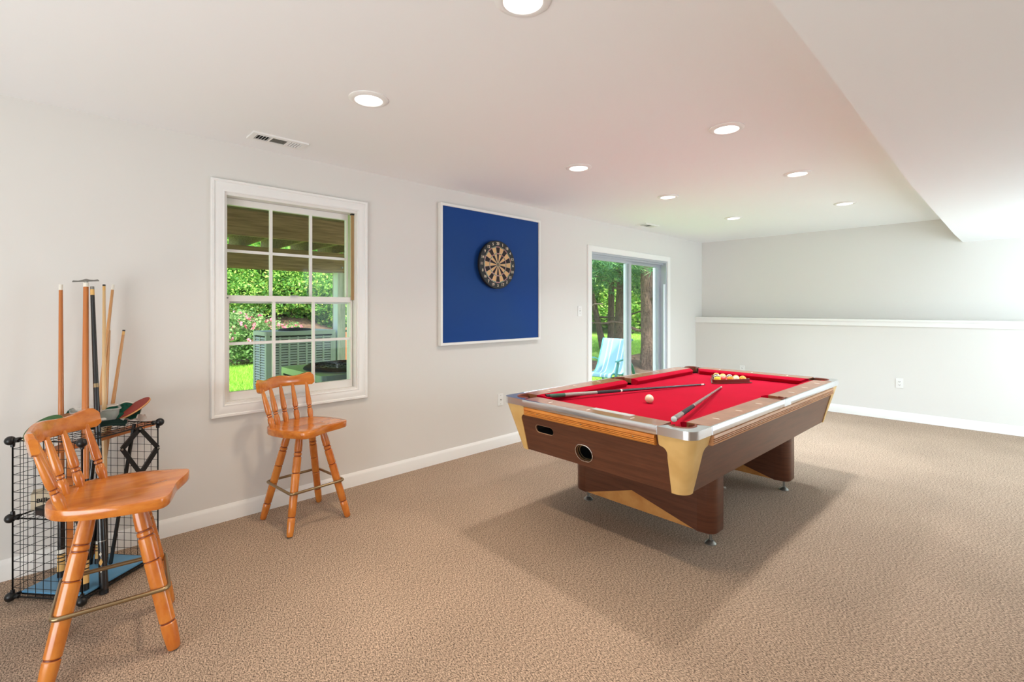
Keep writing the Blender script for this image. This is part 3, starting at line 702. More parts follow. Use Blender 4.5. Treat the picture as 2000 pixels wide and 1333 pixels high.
# ---------------------------------------------------------------- wire cube shelf
GA,GB,GC=Vector((.29,-.105)),Vector((.56,.125)),Vector((.32,.44)); GD=GA+GC-GB
ZL=[.028,.392,.752]
ws=empty('wire_cube_shelf',(GA.x,GA.y,0)); tag(ws,'black wire grid cube shelf two cubes high against the left wall','shelf')
def L3(p,z): return Vector((p.x-GA.x,p.y-GA.y,z))
def wire_panel(p,q,z0,z1,nu=9,nv=9):
    m=MB(); a0=L3(p,z0);b0=L3(q,z0);up=Vector((0,0,z1-z0))
    for k in range(1,nu):
        t=k/nu; c=a0.lerp(b0,t); m.cyl(c,c+up,.0013,n=5)
    for k in range(1,nv):
        t=k/nv; m.cyl(a0+up*t,b0+up*t,.0013,n=5)
    for c,d in ((a0,b0),(a0+up,b0+up),(a0,a0+up),(b0,b0+up)): m.cyl(c,d,.0035,n=6)
    o=m.build('wire_panel',BLACKM,ws); return o
def wire_deck(z,skip=None):
    m=MB(); a=L3(GA,z);b=L3(GB,z);c=L3(GC,z);d=L3(GD,z)
    for k in range(10):
        t=k/9; r=.0035 if k in (0,9) else .0013
        m.cyl(a.lerp(b,t),d.lerp(c,t),r,n=5); m.cyl(a.lerp(d,t),b.lerp(c,t),r,n=5)
    m.build('wire_shelf_panel',BLACKM,ws)
for z0,z1 in zip(ZL,ZL[1:]):
    wire_panel(GA,GB,z0,z1); wire_panel(GA,GD,z0,z1); wire_panel(GD,GC,z0,z1)
for z in ZL[1:]: wire_deck(z)
m=MB()
for s in (GB,): m.cyl(L3(s,ZL[0]),L3(s,ZL[2]),.0035,n=6)
m.cyl(L3(GB,ZL[0]),L3(GC,ZL[0]),.0035,n=6); m.build('front_wire',BLACKM,ws)
for p in (GA,GB,GC,GD):
    for z in ZL:
        c=L3(p,z); m=MB(); ctr=(GA+GC)/2; dirv=(p-ctr).normalized()
        m.ell(c+Vector((dirv.x,dirv.y,0))*.008,.021,.021,.021 if z>.1 else .0215,16,10)
        for nb in (GA,GB,GC,GD):
            if nb!=p and (nb-p).length<.42:
                dd=(nb-p).normalized(); m.cyl(c,c+Vector((dd.x,dd.y,0))*.032,.0105,.008,n=8)
        m.cyl(c,c+Vector((0,0,.03 if z<.7 else -.03)),.010,.008,n=8)
        m.build('corner_connector',BLACKP,ws)
# blue base board with black lip
m=MB(); s=.02
def inset(p,k=.03):
    c=(GA+GC)/2; return p+(c-p).normalized()*k
Q=[inset(p) for p in (GA,GB,GC,GD)]
m.prism([(p.x-GA.x,p.y-GA.y) for p in Q],.034,.042); tag(m.build('base_board',mat('pale_blue_plastic',(86,148,190),.35,var=(5,(110,164,200),.35,.7)),ws),'pale blue plastic base board')
m=MB(); m.prism([(p.x-GA.x,p.y-GA.y) for p in Q],.026,.0335); m.build('base_lip',BLACKP,ws)

# wooden cue stand: slim plank with posts
cs=empty('wooden_cue_stand',(.24,.20,0)); tag(cs,'orange wooden cue stand plank running under the top of the wire shelf','stand')
a=Vector((.384+.03,.024-.02))-Vector((.24,.20)); b=Vector((.05,.43))-Vector((.24,.20)); dd=(b-a).normalized(); nn=Vector((-dd.y,dd.x))
P=[]; wd=.035
for c,sg in ((a,-1),(b,1)):
    base=math.atan2(dd.y*sg,dd.x*sg)
    P+=[(c.x+wd*math.cos(base-PI/2+k*PI/8),c.y+wd*math.sin(base-PI/2+k*PI/8)) for k in range(9)]
WOODO=mat('orange_pine',(204,124,62),.4,wood=((3,3,9),(176,92,40)))
MB().prism(P,.688,.708).build('plank',WOODO,cs,bevel=.003)
for q in (.2,): 
    c=a.lerp(b,q)+nn*.0; MB().box(c.x-.008,c.x+.008,c.y-.013,c.y+.013,.045,.688).build('post',WOODO,cs,bevel=.002)

# cues in the rack: (butt on floor board, tip)
def ray_tip(px,py,X):  return None
CB=[('tb1',0,.012,BLACKP,None)]
def standing(b,t,label,shaft,butt='band',**k):
    if butt=='band': secs=[('butt_cap',0,.02,BLACKP,None),('butt_band',.02,.05,BAND,'cream banded butt'),('butt_line',.05,.054,BLACKP,None),('butt_band',.054,.062,BAND,None),('butt_line',.062,.066,BLACKP,None),('butt_band',.066,.074,BAND,None),('butt_line',.074,.078,BLACKP,None),('butt_band',.078,.09,TIPW,None),('butt',.09,.36,SHAFTB,'black lacquered butt'),('shaft',.36,.98,shaft,None),('ferrule',.98,1,TIPW,'white ferrule')]
    elif butt=='plain': secs=[('butt_cap',0,.02,BLACKP,None),('butt',.02,.32,SHAFTB,None),('shaft',.32,.978,shaft,None),('ferrule',.978,.994,BAND,None),('tip',.994,1,TIPD,None)]
    return cue(b,t,label,secs,shaft,**k)
G_='cues standing in the wire shelf'
z0=.043
standing((.26,.061,z0),(.10,.062,1.489),'orange pool cue standing leftmost, upright with a white tip',SHAFTO,rb=.016,rt=.008,group=G_)
standing((.245,.225,z0),(.10,.233,1.495),'pale maple pool cue with dark tip behind the black cue',SHAFTP,'plain',rb=.016,rt=.0065,group=G_)
standing((.187,.136,z0),(.05,.275,1.498),'tan pool cue leaning right against the wall, the tallest of the leaning ones',SHAFT,rb=.015,rt=.0065,group=G_)
standing((.216,.202,z0),(.06,.257,1.269),'short tan cue just right of the pale maple cue',SHAFT,rb=.015,rt=.0075,group=G_)
standing((.20,.165,z0),(.06,.321,1.245),'short tan cue leaning furthest to the right',SHAFT,'plain',rb=.016,rt=.0065,group=G_)
# mechanical bridge
b=Vector((.49,.136,z0)); t=Vector((.2,.155,1.497)); e=empty('bridge_stick',b); tag(e,'orange bridge stick with a flat grey metal bridge head on top','bridge stick')
D=t-b
for nm,a,c,M_,lb in (('butt_cap',0,.02,BLACKP,None),('butt_band',.02,.05,BAND,'cream banded butt'),('butt_line',.05,.054,BLACKP,None),('butt_band',.054,.062,BAND,None),('butt_line',.062,.066,BLACKP,None),('butt_band',.066,.076,BAND,None),('butt_line',.076,.08,BLACKP,None),('butt_band',.08,.088,BAND,None),('butt',.088,.34,SHAFTB,'black lacquered butt'),('shaft',.34,.985,SHAFTO,None),('ferrule',.985,1,TIPW,None)):
    r0=.0175-.0065*a; r1=.0175-.0065*c
    o=MB().lathe(D*a,D*c,[(0,r0),(1,r1)],16).build(nm,M_,e)
    if lb: o['label']=lb
m=MB(); hd=D+Vector((0,0,.006)); ax=Vector((.05,1,.08)).normalized()
prof=[(-.053,.0),(-.050,.005),(-.03,.003),(-.012,.007),(0,.011),(.014,.006),(.03,.004),(.046,.006),(.052,0)]
m.loft([[hd+ax*q+Vector((sx*.004,0,z)) for sx,z in ((-1,0),(1,0),(1,h+.004),(-1,h+.004))] for q,h in prof]); m.cyl(D,hd+Vector((0,0,.004)),.009,n=12)
tag(m.build('bridge_head',STEEL,e),'grey metal bridge head')
# black cue standing in front
cue((.494,.206,0),(.22,.178,1.478),'glossy black pool cue with silver rings standing in front of the wire shelf',
 [('rubber_foot',0,.012,BLACKP,None),('butt',.012,.05,SHAFTB,None),('butt',.05,.16,SHAFTB,None),('joint_ring',.16,.163,STEEL,None),('grip',.163,.455,SHAFTB,None),('joint_ring',.455,.462,STEEL,'silver ring'),('forearm',.462,.655,SHAFTB,None),('joint_ring',.655,.668,BRASS,'brass ring'),('shaft',.668,.97,SHAFTB,None),('ferrule',.97,.99,BAND,'cream ferrule'),('tip',.99,1,STEEL,None)],SHAFTB,rb=.0185,rt=.0085)
bq=[o for o in bpy.data.objects if o.name.startswith('pool_cue')][-1]
D=Vector((.22-.494,.178-.206,1.478))
for k,(q,s) in enumerate(((.075,.9),(.10,1.5),(.125,.9))):
    c=D*q; n_=Vector((.87,-.45,0)).normalized(); sd=Vector((.45,.87,0)).normalized(); rr=.0186
    m=MB(); h=.012*s; w_=.005*s
    a=[m.bm.verts.new(c+n_*(rr+.0006)+sd*x+Vector((0,0,z))) for x,z in ((0,-h),(w_,0),(0,h),(-w_,0))]; b2=[m.bm.verts.new(c+n_*(rr-.004)+sd*x+Vector((0,0,z))) for x,z in ((0,-h),(w_,0),(0,h),(-w_,0))]
    m._f(a); m._f(b2[::-1]); [m._f([a[i],a[(i+1)%4],b2[(i+1)%4],b2[i]]) for i in range(4)]
    tag(m.build('diamond_inlay',[TIPW,BAND,TIPW][k],bq),'diamond inlay on the butt')
# red tube
e=empty('red_tube',(.155,.207,z0)); tag(e,'red fabric tube standing behind the black cue near the base board','tube')
MB().lathe((0,0,.02),(.02,.01,.30),[(0,.012),(.05,.020),(.4,.018),(.9,.015),(1,.008)],14).build('red_sleeve',REDM,e)
MB().cyl((0,0,0),(0,0,.02),.016,n=12).build('tube_foot',BLACKP,e)
# folded black bracket on its pole
e=empty('folding_bracket_stand',(.273,.247,z0)); tag(e,'black pole with a folded diamond shaped metal bracket leaning in the wire shelf','bracket')
O=Vector((.273,.247,z0)); topp=Vector((.36,.335,.768))
MB().box(-.006,.006,-.006,.006,0,(topp-O).length,Matrix.LocRotScale(None,(topp-O).to_track_quat('Z','Y'),None)).build('pole',BLACKP,e)
pts=[Vector((.37,.357,.742)),Vector((.37,.432,.630)),Vector((.37,.360,.507)),Vector((.37,.285,.650))]
for i in range(4):
    p,q=pts[i],pts[(i+1)%4]; dv=(q-p).normalized(); nx=Vector((1,0,0)); sd=dv.cross(nx).normalized()
    hw_=.010; ht=.012; m=MB()
    m.loft([[c-O+nx*a*ht+sd*b_*hw_ for a,b_ in ((-1,-1),(1,-1),(1,1),(-1,1))] for c in (p,q)]); m.build('bracket_arm',BLACKP,e,bevel=.002)
for p in (pts[1],pts[3],pts[0]): MB().cyl(p-O+Vector((-.014,0,0)),p-O+Vector((.016,0,0)),.005,n=8).build('pivot_bolt',STEEL,e)
# box of billiard balls on the middle wire shelf
e=empty('ball_box',(.215,-.012,.3965),math.radians(90-6)); tag(e,'cream cardboard box lettered in black lying on the middle wire shelf','box')
MB().box(-.03,.085,-.045,.045,0,.076).build('carton',mat('cream_cardboard',(222,208,180),.7),e,bevel=.003)
m=MB(); M=Matrix.Translation((.032,-.0458,.042))@Matrix.Rotation(PI/2,4,'X'); text_mesh('Billiards',.027,m,M,.0008,bold=.0009); m.build('lettering',BLACKP,e,fix=False)
e=empty('chalk_box',(.36,.02,.3965),.5); tag(e,'small dark leather cue chalk case beside the cream box','box')
MB().box(-.05,.05,-.03,.03,0,.024).build('case',mat('dark_case',(46,30,26),.5),e,bevel=.004); MB().box(-.05,.05,-.031,.031,.0245,.036).build('case_lid',BLACKP,e,bevel=.004)

# ---- things on top of the wire shelf
def paddle(c,ax,bx,label,face,back,s=1.0,hl_=.10):
    ax=Vector(ax).normalized(); bx=(Vector(bx)-ax*Vector(bx).dot(ax)).normalized(); nz=ax.cross(bx)
    e=empty('table_tennis_paddle',c); tag(e,label,'paddle'); 
    def disc(z0,z1,k,y0=-1):
        P=[]
        for i in range(36):
            a=2*PI*i/36; P.append((.079*k*math.cos(a),.075*k*math.sin(a)))
        M=Matrix((( ax.x,bx.x,nz.x,0),(ax.y,bx.y,nz.y,0),(ax.z,bx.z,nz.z,0),(0,0,0,1)))
        return MB().prism([(x*s,y*s) for x,y in P],z0,z1,M),M
    m,M=disc(-.003,.003,1); m.build('blade',mat('paddle_wood_'+str(len(MATS)),(214,160,98),.5),e,bevel=.0008)
    m,_=disc(.0031,.0052,.985); m.build('rubber',face,e)
    m,_=disc(-.0052,-.0031,.985); m.build('rubber',back,e)
    MB().box(-.079-hl_+.01,-.068,-.013,.013,-.011,.011,M).build('handle',MATS['orange_pine'],e,bevel=.004)
RRUB=mat('red_rubber',(140,34,24),.6); GRUB=mat('green_rubber',(48,88,40),.6); BRUB=mat('brown_rubber',(150,96,56),.6)
rt=Vector((.6955,.7186,0)); fwd=Vector((-.7186,.6955,0)); UP=Vector((0,0,1))
axd=(rt*.91+UP*.40); bxd=(fwd*.90+(UP*.91-rt*.40)*.42)
paddle((.25,.345,.832),axd,bxd,'red rubber table tennis paddle tilted up at the right of the wire shelf',RRUB,RRUB,1.08)
paddle((.335,.0,.797),-(rt*.97+UP*.15),(fwd*.75+UP*.60),'table tennis paddle with green rubber lying behind the stool backrest',BRUB,GRUB,1.05)
paddle((.30,.05,.800),-(rt*.95+UP*.05),(fwd*.8+UP*.52),'table tennis paddle with brown rubber resting over the green one',BRUB,BRUB,1.0)
# clear plastic tub
e=empty('plastic_tub',(.235,.19,.7585)); tag(e,'clear frosted plastic tub on top of the wire shelf among the cues','tub')
m=MB()
def rr_(hx,hy,z,r=.03): return [(sx*(hx-r)+r*math.cos(a0+k*PI/8),sy*(hy-r)+r*math.sin(a0+k*PI/8),z) for sx,sy,a0 in ((1,1,0),(-1,1,PI/2),(-1,-1,PI),(1,-1,1.5*PI)) for k in range(5)]
m.loft([rr_(.055,.065,.002),rr_(.075,.09,.055),rr_(.078,.094,.085),rr_(.084,.10,.087),rr_(.084,.10,.094)],cap=False,smooth=True); m.prism([(x,y) for x,y,_ in rr_(.055,.065,0)],0,.002)
m.build('tub_wall',FROST,e)
for k,(x,y) in enumerate(((.02,.03),(-.025,-.02),(.03,-.035))):
    o=MB().ell((0,0,0),.02,.02,.02,16,10).build('table_tennis_ball',mat('celluloid_white',(240,238,230),.3) if k==0 else MATS['celluloid_white']); o.location=(.235+x,.19+y,.7585+.0225); tag(o,'white table tennis ball lying inside the clear plastic tub','ball','balls in the plastic tub')
# folded green net with white tape
e=empty('table_tennis_net',(.33,.25,.7585)); tag(e,'bundled green table tennis net with white tape edge on the wire shelf','net')
NET=mat('green_net',(26,112,88),.8,var=(60,(14,84,66),.45,.6)); NETD=mat('dark_green_net',(16,50,44),.85)
def cloth(name,M_,o0,u_,v_,nu,nv,hf,th=.0015):
    m=MB(); G=[[None]*(nv+1) for _ in range(nu+1)]
    for i in range(nu+1):
        for j in range(nv+1):
            a,b=i/nu,j/nv; G[i][j]=m.bm.verts.new(Vector(o0)+Vector(u_)*a+Vector(v_)*b+hf(a,b))
    for i in range(nu):
        for j in range(nv): m._f([G[i][j],G[i+1][j],G[i+1][j+1],G[i][j+1]],True)
    g=m.bm.faces[:]; r=bmesh.ops.solidify(m.bm,geom=g,thickness=th)
    return m.build(name,M_,e)
cloth('net_fold',NET,(-.06,-.07,.005),(.02,.17,.01),(-.11,.045,.055),18,10,lambda a,b:Vector((0,0,.022*math.sin(a*PI)+.010*math.sin(b*9)+.004*math.sin(a*14))))
cloth('net_fold',NETD,(.02,-.10,.003),(.0,.15,.0),(-.07,.02,.024),14,8,lambda a,b:Vector((0,0,.012*math.sin(a*PI)+.005*math.sin(b*12))))
pts=[Vector((-.17,-.025,.063))+Vector((.02,.17,.01))*a+Vector((0,0,.022*math.sin(a*PI)+.010*math.sin(9)+.004*math.sin(a*14))) for a in [k/18 for k in range(19)]]
m=MB(); m.tube(pts,.0035,6); 
pts2=[Vector((-.04,.10,.016))+Vector((-.11,.045,.055))*b+Vector((0,0,.010*math.sin(b*9))) for b in [k/10 for k in range(11)]]; m.tube(pts2,.0035,6); tag(m.build('white_tape',TIPW,e),'white tape edge')
e=empty('crumpled_cloth',(.34,.335,.7585)); tag(e,'crumpled white cloth between the green net and the red paddle','cloth')
cloth('fabric',mat('white_fabric',(226,212,202),.9),(-.03,-.05,.002),(.0,.11,0),(-.07,0,.01),12,8,lambda a,b:Vector((0,0,.018*abs(math.sin(a*8+b*3))+.008*math.sin(b*7+a*5)+.008)))
e=empty('green_net_pouch',(.20,.105,.7585)); tag(e,'small dark green cloth bundle left of the plastic tub','cloth')
cloth('fabric',NET,(-.03,-.045,.002),(.0,.09,0),(-.06,0,.01),10,8,lambda a,b:Vector((0,0,.07*math.sin(a*PI)*math.sin(b*PI)**.5+.008*math.sin(b*9+a*7)+.008)))
# small floor crumb
o=MB().box(-.008,.008,-.014,.014,0,.004,Matrix.Rotation(.5,4,'Z')).build('paper_scrap',TIPW); o.location=(2.0,3.72,.001); tag(o,'tiny white scrap of paper on the carpet under the pool table','paper scrap')

# ================================================================ outdoors
def ground_h(x,y):
    t=max(0,min(1,(-x-10.6)/4.2)); t=t*t*(3-2*t); k=max(0,min(1,(9.5-y)/3)); far=max(0,min(1,(y-10)/10))*.25
    return -.06+1.25*t*k+far
m=MB(); nx,ny=60,70; G=[[m.bm.verts.new((-.16-i*(60/nx),-14+j*(80/ny),ground_h(-.16-i*(60/nx),-14+j*(80/ny)))) for j in range(ny+1)] for i in range(nx+1)]
for i in range(nx):
    for j in range(ny): m._f([G[i][j],G[i+1][j],G[i+1][j+1],G[i][j+1]],True)
m.box(-.16,40,-14,-3.4,-.3,-.2); 
lawn=struct('lawn_ground',m,GRASS)
def patch(name,x0,x1,y0,y1,M_,rag=.3,up=.02):
    m=MB(); nx=max(8,int((x1-x0)*3)); ny=max(8,int((y1-y0)*3)); G={}
    for i in range(nx+1):
        for j in range(ny+1):
            x=x0+(x1-x0)*i/nx; y=y0+(y1-y0)*j/ny; edge=(i in (0,nx)) or (j in (0,ny))
            x+=random.uniform(-rag,rag)*.5; y+=random.uniform(-rag,rag)*.5
            G[i,j]=m.bm.verts.new((x,y,ground_h(x,y)+(-.05 if edge else up+random.uniform(0,.05))))
    for i in range(nx):
        for j in range(ny): m._f([G[i,j],G[i+1,j],G[i+1,j+1],G[i,j+1]],True)
    return struct(name,m,M_)
patch('mulch_bank',-19,-9.6,1.5,9.0,MULCH)
patch('mulch_ground',-4.4,-.4,8.2,12.6,MULCH)
def leaf_mesh(name,n,rad,size,M_,shell=.55,asp=.45,droop=.3,seed=1):
    rnd=random.Random(seed); V=[];F=[]
    for k in range(n):
        d=Vector((rnd.gauss(0,1),rnd.gauss(0,1),rnd.gauss(0,1))).normalized(); q=shell+(1-shell)*rnd.random()**.7
        lump=1+.16*math.sin(d.x*7+seed)+.14*math.sin(d.y*8+2*seed)+.12*math.sin(d.z*9)
        c=Vector((d.x*rad[0],d.y*rad[1],d.z*rad[2]))*q*lump
        a=Vector((rnd.gauss(0,1),rnd.gauss(0,1),rnd.gauss(0,.6)-droop)).normalized(); b=a.cross(Vector((rnd.gauss(0,1),rnd.gauss(0,1),rnd.gauss(0,1)))).normalized()
        s=size*rnd.uniform(.6,1.3); i=len(V)
        V+=[c-a*s*.5,c+b*s*asp*.5,c+a*s*.5,c-b*s*asp*.5]; F.append((i,i+1,i+2,i+3))
    me=bpy.data.meshes.new(name); me.from_pydata([tuple(v) for v in V],[],F); me.materials.append(M_); return me
LM={}
LM['hedge']=[leaf_mesh('hedge_leaves',9000,(1.5,1.5,1.35),.16,LEAFA,.6,.5,.5,s) for s in (1,2)]
LM['forest']=[leaf_mesh('forest_leaves',9000,(3.2,3.2,2.8),.30,LEAFB,.35,.5,.2,s) for s in (3,4)]
LM['rose']=[leaf_mesh('rose_leaves',3200,(.75,.75,.6),.085,ROSEL,.6,.6,.2,5)]
LM['bloom']=[leaf_mesh('rose_blossoms',10,(.05,.05,.04),.075,PINK,.3,.9,0,6)]
def trunk(pts,r0,r1,par,name='trunk',M_=BARK,n=12):
    P=[Vector(p) for p in pts]; rings=[]; N=len(P)
    for i,p in enumerate(P):
        q=i/(N-1); r=r0+(r1-r0)*q
        if name=='trunk': r*=1+.55*math.exp(-q*N*1.3)
        t=(P[min(i+1,N-1)]-P[max(i-1,0)]).normalized(); x=t.orthogonal().normalized(); y=t.cross(x)
        rings.append([p+x*(r*(1+.10*math.sin(3*k+i))*math.cos(2*PI*k/n))+y*(r*math.sin(2*PI*k/n)) for k in range(n)])
    return MB().loft(rings,smooth=True).build(name,M_,par)
def bush(name,loc,kind,label,group,sc=(1,1,1),cat='shrub',h=1.2):
    e=empty(name,loc,random.uniform(0,6)); tag(e,label,cat,group)
    o=link('foliage',random.choice(LM[kind]),e); o.location=(0,0,h); o.scale=sc; o['kind']='stuff'
    trunk([(0,0,-.2),(.03,.02,h*.4),(0,0,h)],.05,.02,e,'stem',n=6)
    return e
for k,(x,y,s) in enumerate(((-15.2,3.3,1),(-14.9,5.0,1.08),(-15.6,6.6,1.0),(-15.0,8.2,1.1),(-15.2,9.9,1.05),(-13.6,4.2,.62),(-13.9,6.2,.7),(-14.0,7.7,.66),(-16.6,4.4,1.35),(-16.8,7.0,1.4),(-16.9,9.6,1.4),(-16.8,1.6,1.4),(-15.2,1.5,1.1))):
    bush('hedge_shrub',(x,y,ground_h(x,y)),'hedge',('tall green shrub in the rear row on the bank' if s>1.2 else 'small green shrub at the front edge of the bank' if s<.9 else 'bright green leafy shrub in the middle row on the bank'),'hedge on the bank',(s,s,s),h=1.0*s+.2)
for k,(x,y,s) in enumerate(((-9.9,3.15,1.05),(-9.8,3.95,.9),(-10.6,4.9,.75),(-11.2,3.9,1.0),(-10.9,5.8,.5))):
    e=bush('rose_bush',(x,y,ground_h(x,y)),'rose',['pink rose bush at the left edge of the window view','pink rose bush just left of the tall air conditioner','pink rose bush showing above the middle of the tall air conditioner','pink rose bush higher on the bank behind the left ones','low pink rose bush above the right end of the tall air conditioner'][k],'rose bushes',(s,s,s),h=.55*s+.12)
    for b in range(int(44*s)):
        a=random.uniform(0,2*PI); zz=random.uniform(-.3,1); q=.75*s*math.sqrt(max(.05,1-zz*zz*.8))
        o=link('blossom',LM['bloom'][0],e); o.location=(q*math.cos(a),q*math.sin(a),.55*s+.12+zz*.6*s); o.scale=(.85,)*3; o.rotation_euler=(random.random()*3,random.random()*3,0)
for k,(x,y,s) in enumerate(((-19,14,1.1),(-15,19,1.2),(-11.5,23,1.2),(-8.5,26,1.2),(-14,26,1.4),(-19,20,1.3),(-5,27,1.2),(-23,9,1.3),(-22,3,1.3),(-24,15,1.5),(-10,31,1.6),(-3,31,1.6),(-17,31,1.6),(1,27,1.3),(-12,17,.62),(-9,20,.6))):
    e=empty('broadleaf_tree',(x,y,ground_h(x,y)),random.uniform(0,6)); tag(e,'bright green broadleaf tree far behind the pines','tree','far broadleaf trees')
    for q,(dx,dy,dz,ss) in enumerate(((0,0,3.1,1),(1.3,.6,5.6,.9))):
        o=link('crown',LM['forest'][(k+q)%2],e); o.location=(dx*s,dy*s,dz*s); o.scale=(s*ss,s*ss,s*ss); o['kind']='stuff'
    trunk([(0,0,-.2),(.1,.05,1.5*s),(0,.1,4*s)],.16*s,.08*s,e,'trunk',n=8)
# low far hedge closing the lawn
for k in range(13):
    x=-20+k*2.1; y=33-abs(k-6)*.3
    bush('far_shrub',(x,y,ground_h(x,y)),'hedge','green shrub at the far edge of the lawn','far lawn shrubs',(1.7,1.7,1.4),h=1.3)
# pines
def needle_mesh(name,ntuft,seed,R=2.4,zlo=-.6,zhi=2.6):
    rnd=random.Random(seed); V=[];F=[]
    for k in range(ntuft):
        a=rnd.uniform(0,2*PI); rr=R*math.sqrt(rnd.uniform(.06,1)); z=rnd.uniform(zlo,zhi)
        c=Vector((rr*math.cos(a),rr*math.sin(a),z-.10*rr*rr/R+.25*math.sin(a*5)))
        out=Vector((math.cos(a),math.sin(a),-.25)).normalized()
        for j in range(22):
            d=(out*1.0+Vector((rnd.gauss(0,.6),rnd.gauss(0,.6),rnd.gauss(0,.45)))).normalized(); l=rnd.uniform(.12,.24); p=c+out*rnd.uniform(-.15,.15)
            w_=d.cross(Vector((rnd.gauss(0,1),rnd.gauss(0,1),rnd.gauss(0,1)))).normalized()*.008; i=len(V)
            V+=[p-w_,p+w_,p+d*l]; F.append((i,i+1,i+2))
    me=bpy.data.meshes.new(name); me.from_pydata([tuple(v) for v in V],[],F); me.materials.append(NEEDLE); return me
NM=[needle_mesh('needles',1500,11),needle_mesh('needles',1500,12)]
def pine(loc,r,label,fz,s=1.0,lean=(0,0),stems=None,nb=9,seed=1):
    rnd=random.Random(seed); e=empty('pine_tree',loc); tag(e,label,'tree')
    for st in (stems or [((0,0),lean,r)]):
        (bx,by),(lx,ly),rr=st
        trunk([(bx+lx*q,by+ly*q,-.15+7*q) for q in [k/10 for k in range(11)]],rr,rr*.72,e)
    for k in range(nb):
        a=k*2.4+rnd.uniform(-.4,.4); z=rnd.uniform(.9,4.2); l=rnd.uniform(1.2,2.3)*s; q=z/7
        st=(stems or [((0,0),lean,r)])[k%len(stems or [1])]; bx=st[0][0]+st[1][0]*q; by=st[0][1]+st[1][1]*q
        trunk([(bx+l*t*math.cos(a),by+l*t*math.sin(a),z+.35*t-.1*t*t+.06*math.sin(9*t+k)) for t in [j/6 for j in range(7)]],.038,.012,e,'branch',n=6)
    o=link('needles',NM[seed%2],e); o.location=(0,0,fz); o.scale=(s,s,s); o.rotation_euler=(0,0,seed); o['kind']='stuff'
pine((-2.32,10.07,ground_h(-2.32,10.07)),.155,'big dark pine with a thick flared trunk nearest the right door pane',2.75,.95,(-.35,.3),seed=1)
pine((-4.85,12.7,ground_h(-4.85,12.7)),.19,'thick trunked pine behind the striped lawn chair',2.6,1.0,(.3,.1),seed=2)
pine((-5.75,13.3,ground_h(-5.75,13.3)),.10,'pine with two slim forked stems at the left door pane',2.7,1.0,stems=[((-.05,-.05),(-1.2,-.8,),.09),((.1,.1),(.0,.1),.10)],seed=3)
pine((-3.4,8.2,ground_h(-3.4,8.2)),.10,'pine left of the door view with low drooping branches',2.9,.8,(.1,0),seed=4,nb=6)
# grass blades
rnd=random.Random(3); V=[];F=[]
def blades(n,x0,x1,y0,y1,h):
    for k in range(n):
        x=rnd.uniform(x0,x1); y=rnd.uniform(y0,y1); a=rnd.uniform(0,PI); w_=.006; z=ground_h(x,y); i=len(V); hh=h*rnd.uniform(.5,1.2)
        V.extend([(x-w_*math.cos(a),y-w_*math.sin(a),z),(x+w_*math.cos(a),y+w_*math.sin(a),z),(x+rnd.gauss(0,.03),y+rnd.gauss(0,.03),z+hh)]); F.append((i,i+1,i+2))
blades(42000,-10.5,-3.2,1.2,5.2,.07); blades(16000,-3,-.3,6.2,9,.06); blades(16000,-9,-1.0,12.4,20,.08)
me=bpy.data.meshes.new('grass'); me.from_pydata(V,[],F); me.materials.append(BLADE); tag(link('grass',me),'short bright green lawn grass outside the house','grass',kind='stuff')

# deck over the window
dk=empty('wooden_deck',(-3.5,1.2,0)); tag(dk,'weathered wooden deck seen from below outside the window','deck')
def dbox(x0,x1,y0,y1,z0,z1,nm,M_,bv=.004): return MB().box(x0+3.5,x1+3.5,y0-1.2,y1-1.2,z0,z1).build(nm,M_,dk,bevel=bv)
dbox(-2.04,-2.0,-2.2,4.35,2.12,2.384,'blocking_beam',DECKW)
dbox(-3.54,-3.5,-2.2,3.46,1.905,2.194,'main_beam',DECKW); dbox(-3.72,-3.68,-2.2,3.46,1.905,2.194,'main_beam',DECKW)
for y in [-1.9+.42*k for k in range(15)]: dbox(-4.2,-2.041,y,y+.038,2.195,2.384,'joist',DECKD)
x=-4.3
while x<-.3: dbox(x,x+.138,-2.2,4.35,2.385,2.42,'deck_board',DECKD,0); x+=.145
dbox(-3.679,-3.541,3.16,3.30,-.1,2.194,'post',POSTW); dbox(-3.679,-3.541,-1.2,-1.06,-.1,2.194,'post',POSTW)
tag(MB().box(-.14,-.0+.0,1.955,1.962,-.1,1.9).build('post_left_face',mat('white_post_face',(236,238,236),.7),dk),'white left face of the post')  # thin white sheet laid over the left face of the post
for z in (1.98,2.12): MB().cyl((.0,2.03,z),(.012,2.03,z),.014,n=10).build('bolt',STEEL,dk)
st=empty('garden_steps',(-7.2,4.95,0)); tag(st,'red cedar garden step rail seen left of the deck post','steps')
for k in range(3):
    MB().box(-.02,.02,.0+.12*k,.10+.12*k,-.1,.82+.10*k).build('rail_board',STAIRW,st,bevel=.003)
MB().loft([[(x,y,z) for x,z in ((-.03,q),(.03,q),(.03,q+.03),(-.03,q+.03))] for y,q in ((-.06,.78),(.42,1.14))]).build('hand_rail',STAIRW,st)

